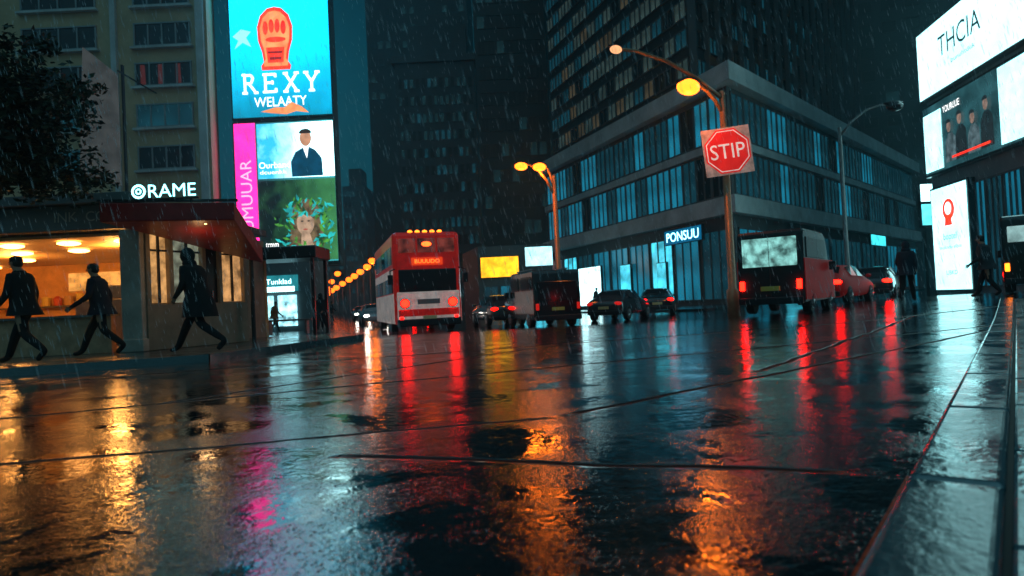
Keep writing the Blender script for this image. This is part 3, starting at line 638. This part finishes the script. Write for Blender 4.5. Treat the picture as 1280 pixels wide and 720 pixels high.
street_lamp('unlit grey street lamp with curved arm',(13.3,27,.1),6.9,[(2.0,6.6,7.75,0,.8)],polemat=steel,r=.09)
for (y,x) in((84,-16.9),(95,-19.9),(106,-23.3),(118,-27.0),(130,-30.8),(147,-36.3),(169,-43.3),(190,-50.0),(215,-57.8),(240,-65.7)):
    street_lamp('distant lit orange street lamp in receding row',(x+1.4,y,-.3),7.2,[(-1.1,6.6,7.3,1,1.5)],pw=200 if y<100 else 0,r=.12,bulb=em_or_s,far=.50+.0034*(y-84))
for (y,x) in((64,-17.0),(80,-21.8),(100,-27.8),(125,-35),(150,-42.5)):
    street_lamp('distant small lit lamp on far pavement',(x,y,-.18),4.4,[(.5,4.1,4.6,1,.8)],pw=0,r=.08,bulb=em_or_s,far=.3+.003*(y-64))
e=thing('stop_sign','red octagonal stop sign on white square board','road sign',(7.42,22.72,5.45),rad(-4))
sg=MB();a=.79;rt=rad(5)
def rot(pts,t_): return [(x*math.cos(t_)-z*math.sin(t_),x*math.sin(t_)+z*math.cos(t_)) for x,z in pts]
sq=rot([(-a,-a),(a,-a),(a,a),(-a,a)],rt)
sg.ext([(x,0,z) for x,z in sq],(0,.04,0));sg.obj('board',pm('worn_white_sign',(.70,.50,.42),.4,var=.6,scale=3,glow=.22),e)  # board, octagon and lettering glow slightly to stand in for light on them
oc=rot(disc(0,0,.80,.80,8,math.pi/8),rt)
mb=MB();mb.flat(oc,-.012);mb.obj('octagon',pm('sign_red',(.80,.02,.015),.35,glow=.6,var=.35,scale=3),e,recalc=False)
mb=MB();o1=rot(disc(0,0,.74,.74,8,math.pi/8),rt);o2=rot(disc(0,0,.71,.71,8,math.pi/8),rt)
for k in range(8): mb.flat([o1[k],o1[(k+1)%8],o2[(k+1)%8],o2[k]],-.016)
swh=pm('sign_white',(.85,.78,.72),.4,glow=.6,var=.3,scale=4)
mb.obj('border',swh,e,recalc=False)
o=text('STIP',1.14,.50,swh,e,(0,-.022,0));o.rotation_euler=(0,-rt,0)
for z in(.3,-.3):
    mb=MB();mb.box((0,.1,z),(.3,.12,.06));mb.obj('bracket',steel,e)
# ---------------------------------------------------------------- tree
e=thing('street_tree','leafy dark street tree overhanging pavement by cafe','tree',(-9.3,11.0,.12))
mb=MB();mb.tube([(0,0,0),(.05,0,1.2),(-.05,.05,2.4),(.1,0,3.4)],[.17,.13,.11,.08],10)
ends=[]
for k in range(28):
    a=R.uniform(0,6.28);p0=Vector((0,0,R.uniform(2.2,3.4)));r_=R.uniform(.3,1.45)
    p2=Vector((1.15+math.cos(a)*r_,math.sin(a)*r_*.8,R.uniform(3.0,4.75)));p1=(p0+p2)/2+Vector((0,0,.2))
    mb.tube([p0,p1,p2],[.05,.035,.012],6);ends.append(p2);ends.append((p1+p2)/2)
mb.obj('trunk',pm('bark',(.06,.045,.035),.9,var=.4,scale=12,bump=.02,bscale=30),e,smooth=True)
mb=MB()
clumps=[]
for q in ends:
    for k in range(4): clumps.append(q+Vector((R.gauss(0,.22),R.gauss(0,.22),R.gauss(0,.2))))
for q in clumps:
    rr=R.uniform(.16,.36)
    for k in range(75):
        u=Vector((R.gauss(0,1),R.gauss(0,1),R.gauss(0,.8)));u=u.normalized()*rr*R.uniform(.3,1.15);p=q+u
        a=Vector((R.gauss(0,1),R.gauss(0,1),R.gauss(0,.6))).normalized()*R.uniform(.045,.085);b=a.cross(Vector((R.gauss(0,1),R.gauss(0,1),R.gauss(0,1)))).normalized()*a.length*.5
        mb.add([p-a,p+b*.9,p+a,p-b*.9],[(0,1,2,3)],0 if R.random()<.7 else 1)
mb.obj('crown',[pm('leaf_dark',(.016,.028,.016),.6),pm('leaf_light',(.04,.06,.03),.6)],e,recalc=False)
# ---------------------------------------------------------------- vehicles
def wheels(e,xs_,ys_,r,wd=.22):
    for y in ys_:
        for x in xs_:
            we=bpy.data.objects.new('wheel',None);COL.objects.link(we);we.parent=e;we.location=(x,y,r);we.empty_display_size=.1
            mb=MB();mb.cylx((0,0,0),r,wd,28);mb.obj('tyre',rubber,we,smooth=False,bevel=.03)
            s=1 if x>0 else -1
            mb=MB();mb.cylx((s*wd/2,0,0),r*.62,.03,20);mb.cylx((s*(wd/2+.02),0,0),r*.2,.04,12)
            for k in range(5):
                a=k*1.2566;mb.tube([(s*(wd/2+.02),0,0),(s*(wd/2+.02),math.cos(a)*r*.58,math.sin(a)*r*.58)],.025,5)
            mb.obj('rim',rimm,we)
def box_part(e,name,c,d,mat,bevel=.01,label=None):
    mb=MB();mb.box(c,d);return mb.obj(name,mat,e,bevel=bevel,label=label)
def car(label,x,y,head,paint,tail=em_red,headl=None,z=None,group='cars on the wet road',scale=1):
    e=thing('car',label,'car',(x,y,g(x,y) if z is None else z),math.atan2(-head[0],head[1]),group)
    e.scale=(scale,)*3
    st=[(-2.2,.76,.36,.74,.76,.66),(-2.12,.85,.26,.90,.93,.72),(-1.7,.89,.22,.96,1.00,.70),(-1.05,.90,.22,.97,1.36,.60),(-.3,.90,.22,.96,1.45,.62),(.45,.90,.22,.94,1.38,.60),(1.15,.89,.22,.92,.97,.68),(1.85,.87,.24,.80,.83,.66),(2.12,.82,.28,.68,.70,.62),(2.2,.72,.36,.58,.60,.55)]
    rings=[]
    for (yy_,w_,lo_,be,ro,wr) in st:
        half=[(w_*.9,lo_),(w_,lo_+.14),(w_,(lo_+be)/2+.1),(w_*.97,be),(wr,ro-.03),(wr*.7,ro)]
        rings.append([(a,yy_,b) for a,b in half]+[(-a,yy_,b) for a,b in half[::-1]])
    mb=MB();mb.loft(rings);mb.obj('body',paint,e,smooth=True,sub=1)
    def win(p,name='window'):
        P=[Vector(q) for q in p];c=sum(P,Vector())/4;n=(P[1]-P[0]).cross(P[3]-P[0]).normalized()
        if n.dot(c-Vector((0,0,.9)))<0:n=-n
        mb=MB();mb.add([c+(q-c)*.86+n*.012 for q in P],[(0,1,2,3)]);mb.obj(name,glass_d,e)
    for s in(1,-1):
        for a,b in((3,4),(4,5)):
            A_,B_=st[a],st[b];win([(s*A_[1]*.97,A_[0],A_[3]),(s*B_[1]*.97,B_[0],B_[3]),(s*B_[5],B_[0],B_[4]-.03),(s*A_[5],A_[0],A_[4]-.03)])
    A_,B_=st[2],st[3];win([(-A_[5],A_[0]+.05,A_[4]),(A_[5],A_[0]+.05,A_[4]),(B_[5],B_[0],B_[4]),(-B_[5],B_[0],B_[4])],'rear_window')
    A_,B_=st[6],st[5];win([(-A_[5],A_[0]-.05,A_[4]),(A_[5],A_[0]-.05,A_[4]),(B_[5],B_[0],B_[4]),(-B_[5],B_[0],B_[4])],'windscreen')
    for s in(1,-1):
        mb=MB();mb.ell((s*.66,-2.12,.78),(.19,.08,.09));mb.obj('tail_light',tail,e,smooth=True)
        mb=MB();mb.ell((s*.6,2.12,.62),(.18,.08,.09));mb.obj('headlight',headl or glass_d,e,smooth=True)
        mb=MB();mb.ell((s*.98,.75,1.0),(.1,.06,.07));mb.obj('wing_mirror',paint,e,smooth=True)
    box_part(e,'bumper',(0,-2.16,.38),(1.55,.12,.18),darkmetal,.03)
    box_part(e,'number_plate',(0,-2.2,.6),(.5,.03,.12),pm('plate',(.5,.45,.2),.4))
    wheels(e,(-.8,.8),(-1.35,1.35),.32)
    return e
def van(label,x,y,head,paint,L=4.6,W=1.8,H=2.2,rear=glass_d,side=None,tails=em_red_d,group='vans in traffic',z=None,z1=1.05,rh=.75,name='van',sw=glass_d):
    e=thing(name,label,'van',(x,y,g(x,y) if z is None else z),math.atan2(-head[0],head[1]),group)
    y0,y1=-L/2,L/2
    pr=[(y0,.3),(y0,H*.5),(y0+.06,H-.08),(y0+.16,H),(y1-1.5,H),(y1-1.2,H-.08),(y1-.75,H*.6),(y1-.1,H*.48),(y1,.32)]
    mb=MB();mb.ext([(-W/2,a,b) for a,b in pr],(W,0,0));mb.obj('body',paint,e,bevel=.09)
    if side: 
        for s in(1,-1): box_part(e,'side_panel',(s*(W/2+.005),-.1,.95),(.03,L*.92,1.15),side,.01)
    box_part(e,'rear_window',(0,y0-.0,z1+rh/2),(W*.82,.05,rh),rear,.02)
    for s in(1,-1):
        box_part(e,'side_window',(s*(W/2+.004),y0+1.0,H*.78),(.035,1.3,H*.24),sw)
        box_part(e,'side_window',(s*(W/2+.004),y1-1.9,H*.78),(.035,1.1,H*.24),sw)
        box_part(e,'tail_light',(s*(W/2-.13),y0-.03,.82),(.13,.06,.26),tails,.02)
        mb=MB();mb.ell((s*(W/2-.25),y1-.03,.75),(.16,.08,.12));mb.obj('headlight',glass_d,e)
        mb=MB();mb.box((s*(W/2+.14),y1-1.0,1.35),(.2,.08,.26));mb.obj('wing_mirror',darkmetal,e,bevel=.02)
    P=[(-W*.42,y1-1.22,H-.12),(W*.42,y1-1.22,H-.12),(W*.42,y1-.78,H*.62),(-W*.42,y1-.78,H*.62)]
    mb=MB();mb.add([Vector(p)+Vector((0,.03,.02)) for p in P],[(0,1,2,3)]);mb.obj('windscreen',glass_d,e)
    box_part(e,'bumper',(0,y0-.06,.38),(W*.96,.16,.2),darkmetal,.03)
    box_part(e,'number_plate',(0,y0-.03,.72),(.52,.04,.13),pm('plate_y',(.6,.45,.08),.4))
    box_part(e,'rear_door_seam',(0,y0-.012,H*.5),(.015,.03,H*.75),rubber,0)
    wheels(e,(-W/2+.12,W/2-.12),(y0+.85,y1-.85),.34)
    return e
D2=(-.28,1);D3=(.89,1)
rw=em('lit_rear_window',(.30,.75,.70),1.1,.85,4)
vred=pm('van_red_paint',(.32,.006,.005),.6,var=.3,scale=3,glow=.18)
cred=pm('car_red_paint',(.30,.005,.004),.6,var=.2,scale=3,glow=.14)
taxi=van('black and red boxy van with large lit rear window',8.40,20.7,(.72,1),mblack,L=4.1,W=1.80,H=2.35,rear=rw,side=vred,tails=em_red,z1=1.34,rh=.80,z=.06,sw=glass_m)
e=van('tall dark van seen from behind with roof rack',1.15,28.8,D2,black,L=4.5,W=1.95,H=2.25,tails=em('dim_tail',(.6,.01,.005),.8))
for s in(-.7,.7):
    mb=MB();mb.tube([(s,-1.6,2.32),(s,.8,2.32)],.03,6);mb.tube([(s,-1.4,2.2),(s,-1.4,2.32)],.03,6);mb.tube([(s,.6,2.2),(s,.6,2.32)],.03,6);mb.obj('roof_rail',steel,e)
van('dark van with bright reflection on its rear window',17.55,22.6,(.78,1),black,L=4.2,W=1.95,H=2.45,rear=em('van_rear_painted_reflection',(.4,.7,.7),.8,.6,3),tails=em('amber_tail',(1,.2,.01),5),z=.27,z1=1.6,rh=.5)  # bright reflection is put into the rear pane as glow
greyp=pm('dark_grey_paint',(.03,.033,.038),.15,coat=1)
car('dark saloon car partly hidden beside van',-.75,33,D2,greyp,em_red_d)
car('dark parked saloon car by office block',5.1,32.5,(.55,1),greyp,em('dim_tail_b',(.7,.01,.005),.8))
car('small dark car by the kerb with faint tail lights',7.9,37.5,(.2,1),black,em_red_d)
car('red car with glowing tail lights',12.2,25.8,D3,cred,em_red)
car('dark saloon car with bright red tail lights',15.7,29.5,(.7,1),greyp,em_red)
car('silver oncoming car with bright headlights',-9.6,47,(.28,-1),pm('silver_paint',(.4,.4,.42),.25,.4,coat=1),em_red_d,em_white)
car('dark oncoming car with headlights in distance',-15.5,70,(.28,-1),greyp,em_red_d,em_white)
car('distant dark car with red tail lights',-9.2,66,D2,greyp,em_red)
# bus
bx,by=-4.63,31.9
e=thing('bus','red and white double-decker bus with orange destination display','bus',(bx,by,-.29),math.atan2(.28,1))
W,Hb,L=2.7,4.1,9.4;yf=-L/2
busred=pm('bus_red_paint',(.75,.015,.010),.3,coat=.3,var=.3,scale=3,glow=.17)  # slight glow in both bus paints stands in for street lamp light
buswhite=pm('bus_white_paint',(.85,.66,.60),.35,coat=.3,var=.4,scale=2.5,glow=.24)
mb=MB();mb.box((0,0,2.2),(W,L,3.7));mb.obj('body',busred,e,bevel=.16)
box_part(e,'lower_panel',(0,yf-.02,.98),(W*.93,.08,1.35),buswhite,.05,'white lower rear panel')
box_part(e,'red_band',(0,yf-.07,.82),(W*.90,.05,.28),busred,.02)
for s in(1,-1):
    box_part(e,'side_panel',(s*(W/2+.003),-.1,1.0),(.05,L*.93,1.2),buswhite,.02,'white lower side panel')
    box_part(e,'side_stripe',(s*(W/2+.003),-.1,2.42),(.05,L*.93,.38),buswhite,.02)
    for k in range(6):
        box_part(e,'side_window',(s*(W/2+.012),-3.6+k*1.45,1.95),(.05,1.28,.62),[glass_d,w_dk,w_dim][k%3])
        box_part(e,'side_window',(s*(W/2+.012),-3.6+k*1.45,3.15),(.05,1.28,.72),[w_dim,w_dk,glass_d][k%3])
box_part(e,'rear_window',(0,yf-.03,2.1),(W*.86,.07,.90),glass_d,.04)
box_part(e,'upper_window',(0,yf-.02,3.5),(W*.84,.07,.58),em('bus_upper_window',(.40,.07,.05),.5,.9,2.5),.04)
for x in(-.4,.4): box_part(e,'window_pillar',(x,yf-.06,3.5),(.07,.05,.58),busred)
box_part(e,'destination_display',(0,yf-.03,2.86),(1.25,.1,.30),em('display_backlight',(.8,.05,.005),.9))
text('BUUUDO',1.0,.15,em_orange_txt,e,(0,yf-.1,2.86))
mb=MB();mb.ell((0,yf-.06,3.55),(.20,.05,.1));mb.obj('brake_light',em_orange_txt,e)
for s in(1,-1):
    mb=MB();mb.cyly((s*.96,yf-.11,1.20),.16,.08);mb.obj('tail_light',em_red,e)
    mb=MB();mb.cyly((s*.96,yf-.085,1.20),.20,.06);mb.obj('light_surround',darkmetal,e)
    box_part(e,'marker_light',(s*1.1,yf-.05,.60),(.14,.06,.12),em_red_d)
    mb=MB();mb.tube([(s*1.25,yf+.1,2.6),(s*1.5,yf-.2,2.5),(s*1.5,yf-.2,2.2)],.03,6);mb.box((s*1.5,yf-.2,2.15),(.2,.08,.38));mb.obj('wing_mirror',darkmetal,e)
rma=em('roof_amber',(1,.16,.01),6)
for x in(-.6,-.3,0,.3,.6):
    mb=MB();mb.ell((x,yf+.25,4.08),(.10,.08,.07));mb.obj('roof_marker_light',rma,e)
box_part(e,'bumper',(0,yf-.08,.42),(W*.95,.2,.3),darkmetal,.05)
box_part(e,'number_plate',(0,yf-.2,.62),(.55,.03,.14),pm('plate_w',(.7,.6,.3),.4))
box_part(e,'grille',(0,yf-.07,1.25),(.9,.04,.2),pm('grille_grey',(.2,.2,.2),.4))
wheels(e,(-W/2+.16,W/2-.16),(yf+2.0,L/2-2.0),.48,.28)
# ---------------------------------------------------------------- people
skin=pm('skin',(.35,.2,.13),.5);hairm=pm('dark_hair',(.012,.009,.008),.5);shoe=pm('shoe',(.012,.012,.012),.4)
cl_black=pm('black_cloth',(.010,.012,.014),.9,var=.4,scale=8);cl_navy=pm('navy_cloth',(.014,.020,.034),.9,var=.4,scale=8);cl_grey=pm('grey_cloth',(.04,.045,.05),.9,var=.4,scale=8);cl_rust=pm('rust_cloth',(.3,.09,.03),.8,var=.3,scale=8)
def person(label,x,y,z,head,H=1.76,stride=1.0,coat=cl_black,trous=cl_black,hat=None,arm=.35,bag=False,long=False,group='pedestrians in the rain',lean=.06,bulk=1.15):
    e=thing('person',label,'person',(x,y,z),math.atan2(-head[0],head[1]),group);k=H/1.75;e.scale=(k,k,k)
    s=stride
    J={'pel':(0,0,.96,.14,.12),'wai':(0,lean*.3,1.10,.145,.11),'che':(0,lean,1.30,.17,.13),'nb':(0,lean*1.3,1.455,.085,.075),'ne':(0,lean*1.6,1.52,.058,.058),
       'h1':(0,lean*2+.012,1.585,.074,.087),'h2':(0,lean*2+.012,1.66,.078,.094),'h3':(0,lean*2,1.715,.05,.06)}
    E=[('pel','wai'),('wai','che'),('che','nb'),('nb','ne'),('ne','h1'),('h1','h2'),('h2','h3')]
    J.update({'hr':(.095,.01,.90,.105,.108),'kr':(.10,.24*s,.51,.078,.082),'ar':(.10,.40*s,.10,.055,.058),'tr':(.11,.40*s+.17,.055,.042,.034),
              'hl':(-.095,-.01,.90,.105,.108),'kl':(-.10,-.06*s,.49,.078,.082),'al':(-.10,-.42*s,.20*min(1,s)+.08*(1-min(1,s)),.055,.058),'tl':(-.11,-.42*s+.14,.055,.042,.034)})
    E+=[('pel','hr'),('hr','kr'),('kr','ar'),('ar','tr'),('pel','hl'),('hl','kl'),('kl','al'),('al','tl')]
    A=arm
    J.update({'sr':(.185,lean,1.395,.078,.078),'er':(.245,lean-.5*A*.5,1.14,.062,.062),'wr':(.235,lean-.35*A+.06,.91,.036,.04),'pr':(.235,lean-.35*A+.09,.84,.022,.04),
              'sl':(-.185,lean,1.395,.078,.078),'el':(-.24,lean+.5*A*.2,1.13,.062,.062),'wl':(-.22,lean+.55*A+.08,.96,.036,.04),'pl':(-.215,lean+.7*A+.10,.90,.022,.04)})
    E+=[('che','sr'),('sr','er'),('er','wr'),('wr','pr'),('che','sl'),('sl','el'),('el','wl'),('wl','pl')]
    keys=list(J);idx={q:i for i,q in enumerate(keys)}
    me=bpy.data.meshes.new('p');me.from_pydata([J[q][:3] for q in keys],[(idx[a],idx[b]) for a,b in E],[])
    ob=bpy.data.objects.new('p',me);COL.objects.link(ob)
    sk=ob.modifiers.new('s','SKIN');sk.use_smooth_shade=True
    sv=me.skin_vertices[0].data
    for i,q in enumerate(keys): sv[i].radius=J[q][3:5];sv[i].use_root=(q=='pel')
    su=ob.modifiers.new('u','SUBSURF');su.levels=2
    dg=bpy.context.evaluated_depsgraph_get();m2=bpy.data.meshes.new_from_object(ob.evaluated_get(dg));bpy.data.objects.remove(ob)
    m2.materials.clear()
    for mt in(coat,trous,skin,shoe): m2.materials.append(mt)
    for p in m2.polygons:
        c=p.center;p.use_smooth=True;mi=0
        if c.z>1.5: mi=2
        elif abs(c.x)>.175 and c.z<.91+ .05*A: mi=2
        elif c.z<.12: mi=3
        elif c.z<.93: mi=1
        p.material_index=mi
    fb=MB()
    for sgn,pk,wk in((1,'pr','wr'),(-1,'pl','wl')):
        p=Vector(J[pk][:3]);w_=Vector(J[wk][:3]);d=(p-w_).normalized();side=Vector((0,1,0));side=(side-d*side.dot(d)).normalized();inw=Vector((-sgn,0,0))
        for i,(off,ln) in enumerate(((-.027,.062),(-.009,.072),(.009,.078),(.027,.07))):
            b0=p+side*off;fb.tube([b0-d*.02,b0+d*ln*.5+inw*.004,b0+d*ln*.85+inw*.02,b0+d*ln*1.0+inw*.034],[.0095,.009,.008,.006],6)
        fb.tube([p+side*.02-d*.03,p+side*.048+inw*.01,p+side*.055+d*.03+inw*.02],[.012,.0105,.008],6)
    hy=J['h1'][1]
    fb.tube([(0,hy+.085,1.645),(0,hy+.105,1.612),(0,hy+.085,1.60)],[.008,.014,.01],6)
    for s_ in(1,-1): fb.ell((s_*.078,hy,1.62),(.012,.02,.03),0,8,5)
    fm=fb.mesh('f')
    bm=bmesh.new();bm.from_mesh(m2);n0=len(bm.faces);bm.from_mesh(fm);bm.faces.ensure_lookup_table()
    for f in bm.faces[n0:]: f.material_index=2;f.smooth=True
    bm.to_mesh(m2);bm.free()
    o=bpy.data.objects.new('body',m2);COL.objects.link(o);o.parent=e
    zb=.60 if long else .78;rings=[]
    for (z_,rx,ry,cy) in ((1.475,.085,.08,lean*1.35),(1.45,.18,.115,lean*1.3),(1.38,.215,.145,lean),(1.25,.212,.16,lean),(1.08,.188,.15,lean*.4),(.95,.20,.16,0),(.86,.21,.18+.02*s,0),(zb,.225,.20+.04*s,-.01)):
        rings.append([(rx*bulk*math.cos(t_)*(1+.03*math.sin(5*t_+z_*9)),cy+ry*bulk*math.sin(t_)*(1+.04*math.sin(5*t_+z_*9)),z_) for t_ in [2*math.pi*q/20 for q in range(20)]])
    mb=MB();mb.loft(rings,cap=False);mb.obj('coat',coat,e,smooth=True)
    mb=MB();mb.ell((0,hy-.012,1.675),(.085,.105,.075),0,16,8)
    if hat=='hood': mb.ell((0,hy-.03,1.63),(.105,.125,.14),0,16,8);mb.ell((0,hy-.06,1.5),(.12,.11,.08),0,14,8);mb.obj('hood',coat,e,smooth=True)
    else: mb.ell((0,hy-.035,1.63),(.082,.08,.09),0,14,8);mb.obj('hair',hairm,e,smooth=True)
    for s_ in(.03,-.03):
        mb=MB();mb.ell((s_,hy+.088,1.645),(.011,.006,.006),0,8,5);mb.obj('eye',hairm,e)
    if bag:
        mb=MB();mb.box((.31,-.05,.95),(.10,.36,.30));mb.tube([(.30,-.15,1.08),(.12,0,1.49),(-.12,0.05,1.42)],.015,6);mb.obj('shoulder_bag',cl_black,e,bevel=.03)
    return e
person('person in dark jacket and trousers striding past cafe',-8.15,11.4,.12,(-1,.1),1.82,1.0,arm=.2,bulk=1.1)
person('person in dark jacket walking past lit cafe counter',-7.65,12.7,.12,(-1,-.15),1.74,1.0,coat=cl_navy,arm=.45,bulk=1.1)
person('person in long dark hooded coat taking a wide stride',-5.60,12.2,.12,(-1,.2),1.88,1.25,hat='hood',arm=.15,long=True,lean=.10,bulk=1.18)
person('person in dark coat standing by bus shelter',-9.2,24.6,.0,(.3,-1),1.74,.35,arm=.15)
person('person in rust-coloured jacket by cyan shop',-11.9,34.0,-.17,(1,-.2),1.55,.8,coat=cl_rust)
person('person in dark coat walking along kerb',-8.95,32,-.17,(-.2,-1),1.78,.6,hat='hood')
person('second person in dark coat beside kerb',-9.4,33.2,-.17,(.2,-1),1.72,.6)
person('distant person in dark clothes crossing road',-15.2,57,-.17,(1,-.2),1.75,.7)
person('person in dark jacket crossing by parked cars',11.5,19.9,g(11.5,19.9),(.9,1),1.78,.7,coat=cl_navy,hat='hood')
person('person in grey jacket walking beside kerb',13.1,18.8,g(13.15,18.8),(-.7,.7),1.74,.7,coat=cl_grey)
person('distant person in dark coat before lit shopfront',6.3,52,-.15,(1,0),1.72,.7)
# ---------------------------------------------------------------- rain : slender falling drops
mb=MB();Rr=random.Random(3)
for k in range(6500):
    y=Rr.uniform(2.2,15);x=Rr.uniform(-.85,.85)*y;z=.5+Rr.uniform(.0,.58)*y
    l=Rr.uniform(.018,.040)*(1 if y<8 else 1.3);r=Rr.uniform(.0008,.0015)*(.6+y*.12);dx=l*.22
    a=Vector((x-dx,y,z+l));b=Vector((x+dx,y,z-l));m_=(a+b)/2+Vector((dx*.3,0,-l*.3))
    sv_=[Vector((r*math.cos(q),r*math.sin(q),0)) for q in(0,1.571,3.142,4.712)]
    mb.add([a]+[m_+q for q in sv_]+[b],[(0,1,2),(0,2,3),(0,3,4),(0,4,1),(5,2,1),(5,3,2),(5,4,3),(5,1,4)])
o=mb.obj('rain',pm('rain_water',(.75,.85,.9),.15),recalc=False);o['kind']='stuff';o['label']='slender raindrops falling across the street';o['category']='rain'
# ---------------------------------------------------------------- camera
cd=bpy.data.cameras.new('camera');cam=bpy.data.objects.new('camera',cd);COL.objects.link(cam);sc.camera=cam
cd.sensor_width=36;cd.lens=24;cd.clip_end=2000;cd.clip_start=.05
cam.location=(0,0,.75)
cam.rotation_euler=(Matrix.Rotation(rad(91.209),3,'X')@Matrix.Rotation(rad(-2.8),3,'Z')).to_euler()
cd.dof.use_dof=True;cd.dof.focus_distance=9;cd.dof.aperture_fstop=2.0
sc.view_settings.view_transform='Standard';sc.view_settings.look='None';sc.view_settings.exposure=0
